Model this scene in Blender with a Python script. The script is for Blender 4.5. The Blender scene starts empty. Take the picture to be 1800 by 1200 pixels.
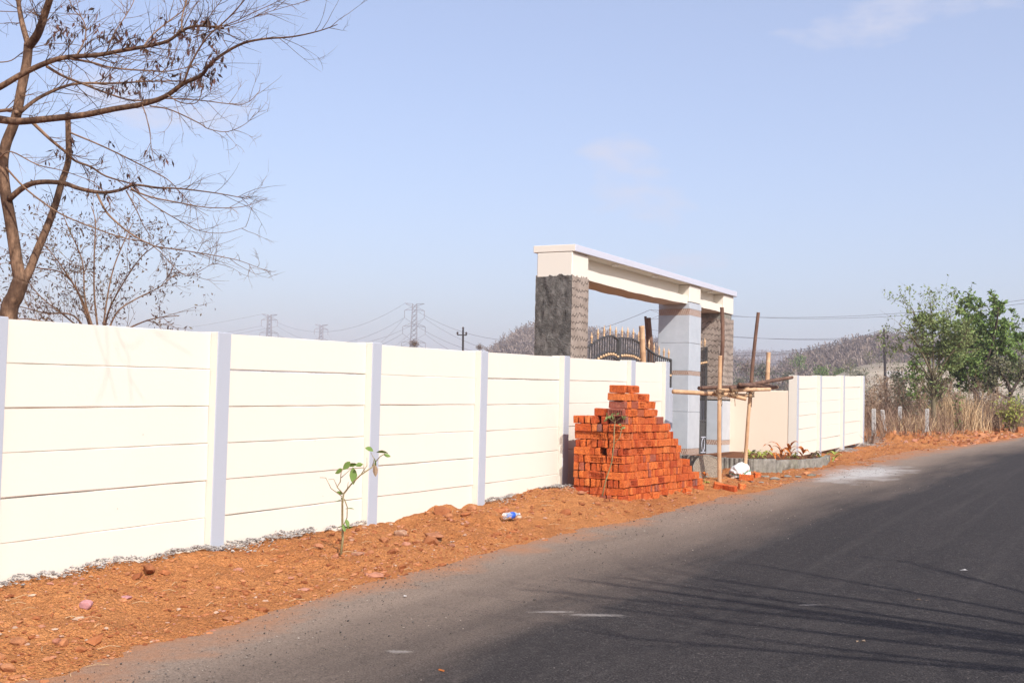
import bpy, bmesh, math, random
import numpy as np
from mathutils import Vector, Matrix
R = math.radians
random.seed(11); NR = np.random.RandomState(5)
S = bpy.context.scene; COL = S.collection

# ------------------------------------------------------------------ camera
F = 2100.0                                    # focal length in pixels of an 1800 x 1200 frame
AL = math.atan(1140/2100); TH = math.atan(105/2100); RO = math.atan(.0245)
CAM = np.array([0, 0, 1.6])
fh = np.array([-math.sin(AL), math.cos(AL), 0]); ez = np.array([0, 0, 1.])
r0 = np.array([math.cos(AL), math.sin(AL), 0])
cf = math.cos(TH)*fh + math.sin(TH)*ez; u0 = -math.sin(TH)*fh + math.cos(TH)*ez
cr = r0*math.cos(RO) + u0*math.sin(RO); cu = -r0*math.sin(RO) + u0*math.cos(RO)
cam = bpy.data.objects.new('camera', bpy.data.cameras.new('camera')); COL.objects.link(cam)
cam.data.sensor_width = 36; cam.data.lens = F*36/1800
cam.data.clip_start = .1; cam.data.clip_end = 6000
cam.matrix_world = Matrix(((cr[0], cu[0], -cf[0], CAM[0]), (cr[1], cu[1], -cf[1], CAM[1]),
                           (cr[2], cu[2], -cf[2], CAM[2]), (0, 0, 0, 1)))
S.camera = cam
# ------------------------------------------------------------------ light
SUN_EL, SUN_AZ = R(39), R(36)               # azimuth measured from +X towards -Y
sdir = np.array([math.cos(SUN_EL)*math.cos(SUN_AZ), -math.cos(SUN_EL)*math.sin(SUN_AZ), math.sin(SUN_EL)])
w = bpy.data.worlds.new('World'); S.world = w; w.use_nodes = True
wt = w.node_tree; wt.nodes.clear()
wo = wt.nodes.new('ShaderNodeOutputWorld'); bg = wt.nodes.new('ShaderNodeBackground')
sk = wt.nodes.new('ShaderNodeTexSky'); sk.sky_type = 'NISHITA'; sk.sun_disc = False
sk.sun_elevation = SUN_EL; sk.sun_rotation = math.atan2(sdir[0], sdir[1])
sk.air_density = 1.0; sk.dust_density = 4.0; sk.ozone_density = 0.0; sk.altitude = 300
bg.inputs['Strength'].default_value = .15
tc = wt.nodes.new('ShaderNodeTexCoord'); mp = wt.nodes.new('ShaderNodeMapping')
mp.inputs['Scale'].default_value = (3.6, 3.6, 9); mp.inputs['Location'].default_value = (9.031, .854, 10.978)
cn = wt.nodes.new('ShaderNodeTexNoise'); cn.inputs['Scale'].default_value = 1.5
cn.inputs['Detail'].default_value = 7; cn.inputs['Roughness'].default_value = .55
cr_ = wt.nodes.new('ShaderNodeValToRGB')
cr_.color_ramp.elements[0].position = .61; cr_.color_ramp.elements[0].color = (.28, .28, .28, 1)
cr_.color_ramp.elements[1].position = .74; cr_.color_ramp.elements[1].color = (.9, .9, .9, 1)
cm = wt.nodes.new('ShaderNodeMixRGB'); cm.inputs['Color2'].default_value = (4.1, 4.2, 5.0, 1)     # thin high veil with a few wisps
tn = wt.nodes.new('ShaderNodeMixRGB'); tn.blend_type = 'MULTIPLY'; tn.inputs['Fac'].default_value = 1; tn.inputs['Color2'].default_value = (1.02, 1.08, 1.26, 1)
for a, b in ((tc.outputs['Generated'], mp.inputs['Vector']), (mp.outputs[0], cn.inputs['Vector']),
             (cn.outputs[0], cr_.inputs[0]), (cr_.outputs[0], cm.inputs['Fac']),
             (sk.outputs[0], tn.inputs['Color1']), (tn.outputs[0], cm.inputs['Color1']), (cm.outputs[0], bg.inputs['Color']),
             (bg.outputs[0], wo.inputs['Surface'])):
    wt.links.new(a, b)
sl = bpy.data.lights.new('sun', 'SUN'); sl.energy = 5.0; sl.angle = R(.53); sl.color = (1, .955, .89)
so = bpy.data.objects.new('sun', sl); COL.objects.link(so); so.location = (20, -8, 30)
so.rotation_euler = Vector(-sdir).to_track_quat('-Z', 'Y').to_euler()
S.view_settings.view_transform = 'Standard'; S.view_settings.look = 'None'
S.view_settings.gamma = 1; S.view_settings.exposure = .22; S.view_settings.use_curve_mapping = False
S.cycles.use_denoising = True; S.cycles.max_bounces = 6; S.cycles.volume_bounces = 1
S.cycles.transparent_max_bounces = 12

# ------------------------------------------------------------------ maths helpers
def ray(x, y): return cf + cr*(x-900)/F - cu*(y-600)/F
def at(x, y, k): return CAM + ray(x, y)*k                 # point at camera depth k
def atX(x, y, X): d = ray(x, y); return CAM + d*(X/d[0])
def hsh(ix, iy, s):
    n = (ix.astype(np.int64)*374761393 + iy.astype(np.int64)*668265263 + s*974634777) & 0xffffffff
    n = ((n ^ (n >> 13))*1274126177) & 0xffffffff
    return ((n ^ (n >> 16)) & 0xffff)/65535.0
def vn(x, y, s=0):
    x = np.asarray(x, float); y = np.asarray(y, float)
    ix = np.floor(x); iy = np.floor(y); fx = x-ix; fy = y-iy
    fx = fx*fx*(3-2*fx); fy = fy*fy*(3-2*fy)
    a, b, c, d = hsh(ix, iy, s), hsh(ix+1, iy, s), hsh(ix, iy+1, s), hsh(ix+1, iy+1, s)
    return (a*(1-fx)+b*fx)*(1-fy) + (c*(1-fx)+d*fx)*fy - .5
def fbm(x, y, s=0, o=4):
    t = 0
    for i in range(o): t = t + vn(x*2**i, y*2**i, s+i*7)/2**i
    return t
def tab(v, pts): return np.interp(v, [p[0] for p in pts], [p[1] for p in pts])
ZR = [(-60, -.3), (0, -.03), (4.5, .08), (27.4, .63), (39, .90), (60, 1.3), (100, 1.8), (300, 2.0)]
ZB = [(-60, .1), (-10, .25), (5.4, .31), (7.55, .345), (9.7, .385), (11.8, .43), (14, .50), (17.5, .50), (18.5, .46),
      (24, .50), (25, .52), (26.6, .52), (31.2, .64), (31.7, .70), (32.6, .90), (39, 1.03), (50, 1.25), (80, 1.8), (300, 2.0)]
XE = [(-60, -5.0), (4.5, -5.1), (7.6, -5.4), (12, -5.4), (16.4, -5.2), (20, -5.05), (27.4, -4.8), (39, -3.6), (50, -1.2), (60, 2), (90, 14), (130, 34)]
ROADW = 8.4
WALLX = -6.72
def ground_z(X, Y, fine=True):
    X = np.asarray(X, float); Y = np.asarray(Y, float)
    zr = tab(Y, ZR); zb = tab(Y, ZB); xe = tab(Y, XE)
    e = xe - X; t = np.clip(e/(xe-WALLX), 0, 1)
    z = zr + (zb-zr)*t**.85
    z = np.where(e < 0, zr + np.maximum(e*.16, -.09), z)
    er = X - (xe+ROADW)
    z = np.where(er > -.4, zr + np.clip((er)*.12, -.09, .35), z)
    back = np.clip((WALLX-.3-X)/9, 0, 1); far = np.clip((np.hypot(X, Y)-45)/120, 0, 1)
    zf = np.where(Y > 30, zb+.1, np.minimum(zb, .3))
    z = z*(1-back) + zf*back
    z = z*(1-far) + (-.5)*far
    if fine:
        onroad = (e < -.35) & (er < -.35)
        rough = np.where(Y > 31.5, np.clip((Y-31.5)/1.5, 0, 1)*.75, 0) + .25
        n = fbm(X*2.3, Y*2.3, 3, 3)*.075 + fbm(X*9, Y*9, 5, 3)*.045
        n2 = np.maximum(fbm(X*4.6+9, Y*4.6, 21, 4), 0)*.20*np.clip((rough-.3)*2, 0, 1)
        amp = np.clip(.3 + e/.5, .25, 1)*np.where(e > -.4, 1, 0) + np.where(er > -.4, .6, 0)
        z = z + np.where(onroad, 0, (n*np.clip(amp, 0, 1) + n2*np.clip(e, 0, 1)))*(1-far)
        # heaps of dirt seen along the wall foot
        for hx, hy, hr, hh in ((-6.35, 10.75, .55, .07), (-6.1, 13.0, .8, .09), (-6.2, 8.3, .6, .04), (-5.6, 17.4, .9, .03)):
            z = z + hh*np.exp(-((X-hx)**2+(Y-hy)**2)/hr**2)
    return z
def gz(X, Y): return float(ground_z(np.array([X]), np.array([Y]))[0])
def G(x, y, lift=0):                                       # where the view through a photo pixel meets the ground
    d = ray(x, y); k = np.linspace(3, 90, 6000); P = CAM + d[None]*k[:, None]
    h = P[:, 2]-np.maximum(ground_z(P[:, 0], P[:, 1]), np.where(P[:, 0] > tab(P[:, 1], XE), tab(P[:, 1], ZR)+.01, -9)); i = np.argmax(h < 0)
    if h[i] >= 0: i = len(k)-1
    return np.array([P[i, 0], P[i, 1], P[i, 2]+lift])

# ------------------------------------------------------------------ material helpers
class NT:
    def __init__(s, name):
        s.m = bpy.data.materials.new(name); s.m.use_nodes = True; s.t = s.m.node_tree
        s.b = s.t.nodes['Principled BSDF']; s.o = s.t.nodes['Material Output']
    def n(s, t, **k):
        d = s.t.nodes.new(t)
        for a, v in k.items():
            if a in d.inputs: s.put(d.inputs[a], v)
            else: setattr(d, a, v)
        return d
    def put(s, sock, v):
        if isinstance(v, bpy.types.NodeSocket): s.t.links.new(v, sock)
        elif isinstance(v, (tuple, list)) and len(v) == 3 and sock.type == 'RGBA': sock.default_value = (*v, 1)
        else: sock.default_value = v
    def pos(s): return s.n('ShaderNodeNewGeometry').outputs['Position']
    def obj(s): return s.n('ShaderNodeTexCoord').outputs['Object']
    def island(s): return s.n('ShaderNodeNewGeometry').outputs['Random Per Island']
    def rnd(s): return s.n('ShaderNodeObjectInfo').outputs['Random']
    def noise(s, v, sc, det=4, ro=.55, dist=0):
        return s.n('ShaderNodeTexNoise', Vector=v, Scale=sc, Detail=det, Roughness=ro, Distortion=dist).outputs[0]
    def vor(s, v, sc, out=0, feat='F1'): return s.n('ShaderNodeTexVoronoi', feature=feat, Vector=v, Scale=sc).outputs[out]
    def mapv(s, v, sc): return s.n('ShaderNodeMapping', Vector=v, Scale=sc).outputs[0]
    def sep(s, v): return s.n('ShaderNodeSeparateXYZ', Vector=v).outputs
    def ramp(s, f, *st):
        d = s.n('ShaderNodeValToRGB', Fac=f); e = d.color_ramp.elements
        while len(e) < len(st): e.new(.5)
        for q, (p, c) in zip(e, st):
            q.position = p; q.color = (*c, 1) if isinstance(c, (tuple, list)) else (c, c, c, 1)
        return d.outputs[0]
    def mix(s, f, a, b, mode='MIX'):
        d = s.n('ShaderNodeMixRGB', blend_type=mode); s.put(d.inputs[0], f); s.put(d.inputs[1], a); s.put(d.inputs[2], b); return d.outputs[0]
    def ma(s, op, a, b=0.0, c=0.0):
        d = s.n('ShaderNodeMath', operation=op)
        for i, v in enumerate((a, b, c)): s.put(d.inputs[i], v)
        return d.outputs[0]
    def attr(s, name): return s.n('ShaderNodeAttribute', attribute_name=name).outputs['Fac']
    def bump(s, h, st=.3, d=.01, nrm=None):
        k = s.n('ShaderNodeBump', Height=h, Strength=st, Distance=d)
        if nrm: s.put(k.inputs['Normal'], nrm)
        s.t.links.new(k.outputs[0], s.b.inputs['Normal']); return k.outputs[0]
    def fin(s, col, rough=.85, spec=.3, **k):
        s.put(s.b.inputs['Base Color'], col); s.put(s.b.inputs['Roughness'], rough); s.put(s.b.inputs['Specular IOR Level'], spec)
        for a, v in k.items(): s.put(s.b.inputs[a], v)
        return s.m
MT = {}
def paint(name, col, var=.05, dirt=(.45, .36, .28), amt=.12, bumpst=.25):
    q = NT(name); p = q.pos()
    a = q.noise(p, 1.3, 6, .6); b = q.noise(q.mapv(p, (9, 9, 1.2)), 1.0, 5, .65); c = q.noise(p, 60, 3)
    k = q.mix(q.ramp(a, (.35, 0.), (.75, var*4)), col, tuple(x*(1-var*2.2) for x in col))
    k = q.mix(q.ma('MULTIPLY', q.ramp(b, (.55, 0.), (.85, 1.)), amt), k, dirt)
    k = q.mix(q.ramp(q.vor(p, 3.1), (.010, .75), (.026, 0.)), k, (.30, .24, .19)); k = q.mix(q.ma('MULTIPLY', q.rnd(), .05), k, tuple(x*.8 for x in col))
    q.bump(q.mix(.5, c, q.noise(p, 14, 4)), bumpst, .006)
    MT[name] = q.fin(k, .75, .25); return MT[name]
paint('cream', (.63, .585, .51), .03, amt=.05)
paint('lavender', (.355, .375, .425), .03, amt=.05)
paint('white_paint', (.45, .46, .525), .03, amt=.08)
paint('peach', (.72, .60, .475), .035, amt=.10, bumpst=.4)
# dirt
q = NT('dirt'); p = q.pos(); xy = p
n1 = q.noise(p, .7, 5, .6); n2 = q.noise(p, 5, 6, .65); n3 = q.noise(p, 38, 5, .7); v1 = q.vor(p, 34); v2 = q.vor(p, 95)
c = q.ramp(n2, (.25, (.25, .080, .030)), (.5, (.39, .135, .050)), (.78, (.50, .205, .085)))
c = q.mix(q.ramp(n1, (.40, 0.), (.70, .55)), c, (.54, .235, .10))
c = q.mix(q.ma('MULTIPLY', q.ramp(n3, (.30, 1.), (.5, 0.)), .55), c, (.17, .050, .020))
c = q.mix(q.ma('MULTIPLY', q.ramp(n3, (.58, 0.), (.75, 1.)), .55), c, (.60, .30, .15))
py = q.sep(p); far = q.ramp(q.n('ShaderNodeVectorMath', operation='LENGTH', Vector=p).outputs['Value'], (0, 0.), (1, 1.))
lenn = q.n('ShaderNodeVectorMath', operation='LENGTH', Vector=p).outputs['Value']
farm = q.n('ShaderNodeMapRange', Value=lenn); farm.inputs[1].default_value = 42; farm.inputs[2].default_value = 75
c = q.mix(farm.outputs[0], c, q.ramp(q.noise(p, .05, 4), (.35, (.20, .14, .075)), (.65, (.30, .22, .12))))
n4 = q.noise(p, 95, 3, .7)
c = q.mix(q.ma('MULTIPLY', q.ramp(n4, (.32, 1.), (.48, 0.)), .5), c, (.15, .045, .017))
c = q.mix(q.ma('MULTIPLY', q.ramp(n4, (.58, 0.), (.72, 1.)), .4), c, (.62, .34, .19))
c = q.mix(.16, c, (.58, .30, .11))
c = q.mix(1, c, (.93, .93, .86), 'MULTIPLY')
h = q.mix(.45, q.mix(.5, n3, n2), q.ramp(v1, (0, 1.), (.6, 0.)))
h = q.mix(.25, h, q.ramp(v2, (0, 1.), (.6, 0.)))
q.bump(h, 1.0, .04); MT['dirt'] = q.fin(c, .95, .1)
# asphalt
q = NT('asphalt'); p = q.pos(); ed = q.attr('edge')
f1 = q.noise(p, 85, 3, .75); f2 = q.noise(p, 30, 4, .6); f3 = q.noise(q.mapv(p, (1.6, .28, 1)), 1.0, 5, .6); sp = q.vor(p, 62)
c = q.ramp(f1, (.32, (.009, .008, .008)), (.50, (.031, .027, .0265)), (.68, (.105, .092, .088)))
c = q.mix(q.ramp(f3, (.35, 0.), (.7, .45)), c, (.022, .020, .0205))
c = q.mix(q.ma('MULTIPLY', q.ramp(sp, (.0, 1.), (.16, 0.)), .35), c, (.26, .235, .21))
st_ = q.noise(q.mapv(p, (5.5, .11, 1)), 1.0, 5, .6)
c = q.mix(q.ma('MULTIPLY', q.ramp(st_, (.52, 0.), (.75, 1.)), .38), c, (.075, .066, .061))
mt_ = q.noise(p, 17, 5, .7); c = q.mix(q.ma('MULTIPLY', q.ramp(mt_, (.34, 1.), (.5, 0.)), .5), c, (.024, .021, .021)); c = q.mix(q.ma('MULTIPLY', q.ramp(mt_, (.56, 0.), (.72, 1.)), .35), c, (.10, .09, .082))
dm = q.n('ShaderNodeMapRange', Value=q.ma('ADD', ed, q.ma('MULTIPLY', q.ma('SUBTRACT', f3, .5), 1.5)))
dm.inputs[1].default_value = 2.0; dm.inputs[2].default_value = .35
gr = q.mix(f2, (.185, .14, .108), (.36, .27, .21))
gr = q.mix(q.ma('MULTIPLY', q.ramp(f1, (.32, 1.), (.5, 0.)), .75), gr, (.045, .036, .032))
c = q.mix(q.ma('MULTIPLY', dm.outputs[0], .85), c, gr)
dm2 = q.n('ShaderNodeMapRange', Value=q.ma('ADD', ed, q.ma('MULTIPLY', q.ma('SUBTRACT', q.noise(p, 1.6, 6, .65), .5), 1.5)))
dm2.inputs[1].default_value = .42; dm2.inputs[2].default_value = -.05
c = q.mix(q.ma('MULTIPLY', dm2.outputs[0], .75), c, q.mix(f2, (.24, .115, .06), (.42, .185, .085)))
# pale cement spill in front of the entrance
sx = q.sep(p)
ex = q.ma('MULTIPLY', q.ma('SUBTRACT', sx[0], -4.55), 1/.75); ey = q.ma('MULTIPLY', q.ma('SUBTRACT', sx[1], 21.4), 1/2.6)
dd = q.ma('SQRT', q.ma('ADD', q.ma('MULTIPLY', ex, ex), q.ma('MULTIPLY', ey, ey)))
dd = q.ma('ADD', dd, q.ma('MULTIPLY', q.ma('SUBTRACT', q.noise(p, 2.2, 6, .65), .5), 1.7))
c = q.mix(q.ramp(dd, (.30, .85), (1.0, 0.)), c, (.44, .42, .40))
for X0, Y0, ax_, ay_, ang in ((-3.66, 7.42, .20, .045, .55), (-3.36, 7.47, .24, .06, .45), (-3.9, 5.9, .10, .05, .4), (-2.2, 8.6, .12, .03, .6)):   # mortar scuffs
    ddx = q.ma('SUBTRACT', sx[0], X0); ddy = q.ma('SUBTRACT', sx[1], Y0); ca_, sa_ = math.cos(ang), math.sin(ang)
    e1 = q.ma('MULTIPLY', q.ma('ADD', q.ma('MULTIPLY', ddx, ca_), q.ma('MULTIPLY', ddy, sa_)), 1/ax_); e2 = q.ma('MULTIPLY', q.ma('SUBTRACT', q.ma('MULTIPLY', ddy, ca_), q.ma('MULTIPLY', ddx, sa_)), 1/ay_)
    d3 = q.ma('ADD', q.ma('SQRT', q.ma('ADD', q.ma('MULTIPLY', e1, e1), q.ma('MULTIPLY', e2, e2))), q.ma('MULTIPLY', q.ma('SUBTRACT', q.noise(p, 24, 4, .7), .5), 1.6))
    c = q.mix(q.ramp(d3, (.35, .6), (.95, 0.)), c, (.30, .27, .245))
c = q.mix(q.ramp(q.vor(p, 5.2), (.016, .8), (.034, 0.)), c, (.34, .31, .28))
c = q.mix(q.ramp(q.vor(p, 17), (.05, .6), (.11, 0.)), c, (.21, .185, .165))
c = q.mix(q.ma('MULTIPLY', q.ramp(q.noise(p, 4.2, 7, .7), (.66, 0.), (.76, 1.)), .30), c, (.19, .175, .16))
q.bump(q.mix(.5, f1, q.ramp(sp, (0, 1.), (.5, 0.))), .75, .012)
MT['asphalt'] = q.fin(c, q.ramp(f1, (.3, .82), (.7, .95)), .10)
# brick
def brickmat(name, island):
    q = NT(name); o = q.pos(); r = q.island() if island else q.rnd()
    c = q.ramp(r, (0, (.36, .058, .018)), (.2, (.55, .115, .028)), (.45, (.68, .18, .042)), (.7, (.50, .095, .026)), (.88, (.70, .22, .06)), (.95, (.34, .095, .055)), (1, (.20, .11, .095)))
    c = q.mix(q.ramp(q.noise(o, 26, 5, .65), (.38, 0.), (.66, .55)), c, (.28, .048, .018))
    c = q.mix(q.ramp(q.noise(o, 9, 4, .6), (.56, 0.), (.80, .55)), c, (.68, .26, .12))
    c = q.mix(q.ramp(q.noise(o, 60, 4, .7), (.36, .7), (.5, 0.)), c, (.20, .035, .016)); q.bump(q.noise(o, 70, 4, .7), 1, .012); MT[name] = q.fin(c, .92, .12)
brickmat('brick', False); brickmat('brick_heap', True)
# rough cement, combed cement
q = NT('rough_cement'); p = q.pos(); a = q.noise(p, 7, 7, .7, .6); b = q.noise(p, 40, 4, .7)
c = q.ramp(a, (.3, (.060, .056, .052)), (.55, (.135, .125, .115)), (.75, (.23, .21, .195)))
q.bump(q.mix(.35, a, b), 1, .07); MT['rough_cement'] = q.fin(c, .95, .1)
q = NT('combed_cement'); p = q.pos(); s3 = q.sep(p)
hz = q.ma('ADD', s3[0], s3[1]); nz = q.noise(p, 3.0, 3); nf = q.noise(p, 24, 4, .6)
tri = q.ma('PINGPONG', q.ma('ADD', hz, q.ma('MULTIPLY', nz, .30)), .05)
zz = q.ma('ADD', s3[2], q.ma('ADD', q.ma('MULTIPLY', tri, 1.0), q.ma('ADD', q.ma('MULTIPLY', nz, .22), q.ma('MULTIPLY', q.noise(p, 13, 3), .05))))
ln = q.ma('PINGPONG', zz, .066); li = q.ramp(ln, (0, 1.), (.006, 1.), (.0135, 0.))
c = q.ramp(q.noise(p, 4, 5), (.3, (.22, .175, .145)), (.7, (.33, .275, .235)))
c = q.mix(q.ma('MULTIPLY', li, .72), c, (.07, .055, .045))
q.bump(q.mix(.75, nf, q.ma('SUBTRACT', 1, li)), .7, .025); MT['combed_cement'] = q.fin(c, .95, .1)
q = NT('grey_tile'); p = q.pos()
c = q.ramp(q.noise(p, 5, 6, .6), (.3, (.36, .39, .425)), (.7, (.42, .45, .485)))
MT['grey_tile'] = q.fin(c, .32, .45)
q = NT('border_tile'); p = q.pos(); s3 = q.sep(p)
tt = q.ma('PINGPONG', q.ma('ADD', q.ma('ADD', s3[0], s3[1]), q.ma('MULTIPLY', s3[2], .4)), .02)
c = q.mix(q.ramp(tt, (.006, 0.), (.013, 1.)), (.22, .13, .09), q.mix(q.ramp(q.noise(p, 60, 2), (.45, 0.), (.55, 1.)), (.50, .43, .38), (.34, .24, .19)))
MT['border_tile'] = q.fin(c, .4, .4)
q = NT('concrete'); p = q.pos(); a = q.noise(p, 9, 6, .65)
c = q.ramp(a, (.3, (.12, .11, .095)), (.6, (.25, .235, .205)), (.8, (.36, .345, .31)))
c = q.mix(q.ramp(q.noise(p, 2.5, 5), (.5, 0.), (.75, .6)), c, (.16, .155, .10))
q.bump(q.noise(p, 55, 4, .7), .6, .01); MT['concrete'] = q.fin(c, .95, .15)
q = NT('aggregate'); p = q.pos(); c = q.mix(q.ramp(q.vor(p, 70), (.1, 1.), (.5, 0.)), (.20, .165, .13), (.36, .31, .25))
q.bump(q.vor(p, 70), .7, .01); MT['aggregate'] = q.fin(c, .95, .1)
q = NT('gravel'); r = q.island()
MT['gravel'] = q.fin(q.ramp(r, (0, (.20, .18, .165)), (.5, (.32, .295, .275)), (1, (.42, .39, .365))), .95, .1)
q = NT('pebble'); r = q.island(); c = q.ramp(r, (0, (.19, .062, .026)), (.4, (.34, .125, .05)), (.75, (.44, .20, .095)), (.93, (.36, .17, .12)), (1, (.50, .38, .28)))
c = q.mix(q.ramp(q.noise(q.pos(), 40, 4), (.4, 0.), (.7, .4)), c, (.18, .06, .03)); MT['pebble'] = q.fin(c, .95, .1)
q = NT('stone'); r = q.rnd(); p = q.pos(); c = q.ramp(r, (0, (.30, .105, .042)), (.5, (.42, .19, .09)), (.8, (.36, .155, .10)), (1, (.42, .27, .18)))
c = q.mix(q.ramp(q.noise(p, 22, 5, .65), (.38, 0.), (.7, .65)), c, (.22, .075, .035)); q.bump(q.noise(p, 45, 5, .7), .7, .02); MT['stone'] = q.fin(c, .95, .1)
q = NT('chip'); r = q.island(); MT['chip'] = q.fin(q.ramp(r, (0, (.035, .032, .031)), (.4, (.11, .095, .085)), (.75, (.22, .18, .15)), (1, (.36, .31, .26))), .9, .2)
q = NT('straw'); MT['straw'] = q.fin(q.ramp(q.island(), (0, (.36, .23, .12)), (1, (.54, .40, .24))), .8, .2)
def bark(name, a, b, sc=18):
    q = NT(name); p = q.pos(); n = q.noise(q.mapv(p, (1, 1, .35)), sc, 6, .65)
    n2 = q.noise(p, sc*.22, 4, .6); q.bump(n, 1, .02); MT[name] = q.fin(q.mix(q.ramp(n2, (.42, .75), (.62, 0.)), q.ramp(n, (.32, a), (.68, b)), a), .9, .15)
bark('bark', (.062, .034, .022), (.29, .175, .108), 26); bark('twig', (.13, .075, .045), (.30, .19, .125), 9)
bark('bark_dark', (.04, .03, .024), (.13, .10, .08)); bark('bark_grey', (.12, .09, .075), (.26, .21, .18)); bark('bamboo', (.42, .25, .14), (.66, .45, .28), 7)
bark('bark_olive', (.10, .085, .05), (.24, .20, .125), 14); bark('old_wood', (.10, .055, .04), (.24, .14, .095), 9); bark('drytwig', (.20, .13, .085), (.36, .25, .17), 6)
def leaf(name, *cols, tr=.25, rough=.6):
    q = NT(name); c = q.ramp(q.island(), *[(i/(len(cols)-1), k) for i, k in enumerate(cols)])
    c = q.mix(q.ramp(q.noise(q.pos(), 1.4, 3), (.4, 0.), (.7, .3)), c, cols[0])
    m = q.fin(c, rough, .3); t = q.n('ShaderNodeBsdfTranslucent', Color=c); x = q.n('ShaderNodeMixShader')
    x.inputs[0].default_value = tr; q.t.links.new(q.b.outputs[0], x.inputs[1]); q.t.links.new(t.outputs[0], x.inputs[2])
    q.t.links.new(x.outputs[0], q.o.inputs['Surface']); MT[name] = m
leaf('leaf_green', (.06, .11, .022), (.14, .225, .05), (.25, .34, .10)); leaf('leaf_pale', (.11, .155, .045), (.20, .26, .085), (.31, .36, .15))
leaf('leaf_yellow', (.18, .22, .04), (.32, .35, .07), (.45, .43, .11)); leaf('leaf_grey', (.07, .085, .055), (.11, .125, .08), (.15, .16, .10))
leaf('leaf_brown', (.06, .032, .024), (.12, .072, .055), (.15, .13, .075)); leaf('pod', (.022, .013, .011), (.06, .030, .022), (.12, .045, .03), tr=.05)
leaf('dry_grass', (.15, .085, .055), (.25, .16, .105), (.38, .265, .175)); leaf('dry_leaf', (.17, .105, .06), (.31, .21, .13), (.45, .34, .22))
leaf('leaf_orange', (.30, .045, .012), (.50, .14, .02), (.38, .20, .03)); leaf('wood_fuzz', (.085, .062, .050), (.165, .122, .098), (.26, .20, .155), tr=.1); leaf('scrub_olive', (.07, .08, .04), (.14, .145, .075), (.22, .20, .115))
def simple(name, col, rough=.6, spec=.3, metal=0., sc=20, var=.25):
    q = NT(name); n = q.noise(q.pos(), sc, 5); c = q.mix(q.ramp(n, (.35, 0.), (.7, 1.)), tuple(x*(1-var) for x in col), tuple(min(x*(1+var), 1) for x in col))
    MT[name] = q.fin(c, rough, spec, Metallic=metal); return MT[name]
simple('black_iron', (.055, .052, .050), .5, .4); simple('gold', (.50, .33, .19), .55, .4, .1); simple('galvanised', (.19, .19, .21), .7, .3); simple('cable', (.17, .17, .19), .7)
simple('pole_dark', (.025, .02, .02), .8); simple('porcelain', (.04, .025, .02), .4); simple('white_concrete', (.40, .385, .36), .9, var=.4); simple('lamp_white', (.75, .73, .68), .5)
simple('sack', (.66, .64, .62), .55, .3, sc=14); simple('sack_green', (.08, .26, .14), .6); simple('sack_red', (.45, .12, .10), .6); simple('rope', (.22, .14, .08), .95)
simple('label_blue', (.03, .10, .48), .4); simple('steel_roof', (.30, .28, .27), .7); simple('house_wall', (.42, .36, .30), .9); simple('soil', (.16, .065, .03), .95, .1, sc=40, var=.4)
simple('gully', (.05, .035, .03), .95); simple('mauve', (.40, .19, .19), .85); simple('stem_green', (.16, .18, .07), .6); simple('stem_olive', (.24, .19, .09), .7)
q = NT('hill_soil'); p = q.pos(); n = q.noise(p, .03, 6, .65); n2 = q.noise(p, .35, 5, .65)
MT['hill_soil'] = q.fin(q.mix(q.ramp(n2, (.35, 0.), (.7, .6)), q.ramp(n, (.3, (.085, .068, .056)), (.7, (.16, .125, .098))), (.07, .062, .045)), .95, .1)
q = NT('mound_grass'); p = q.pos(); n = q.noise(p, .25, 6, .65)
MT['mound_grass'] = q.fin(q.ramp(n, (.3, (.20, .165, .125)), (.55, (.34, .285, .22)), (.75, (.42, .36, .28))), .95, .1)
q = NT('clear_plastic'); MT['clear_plastic'] = q.fin((.93, .95, .97), .12, .5, **{'Transmission Weight': .85, 'IOR': 1.25})

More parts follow.
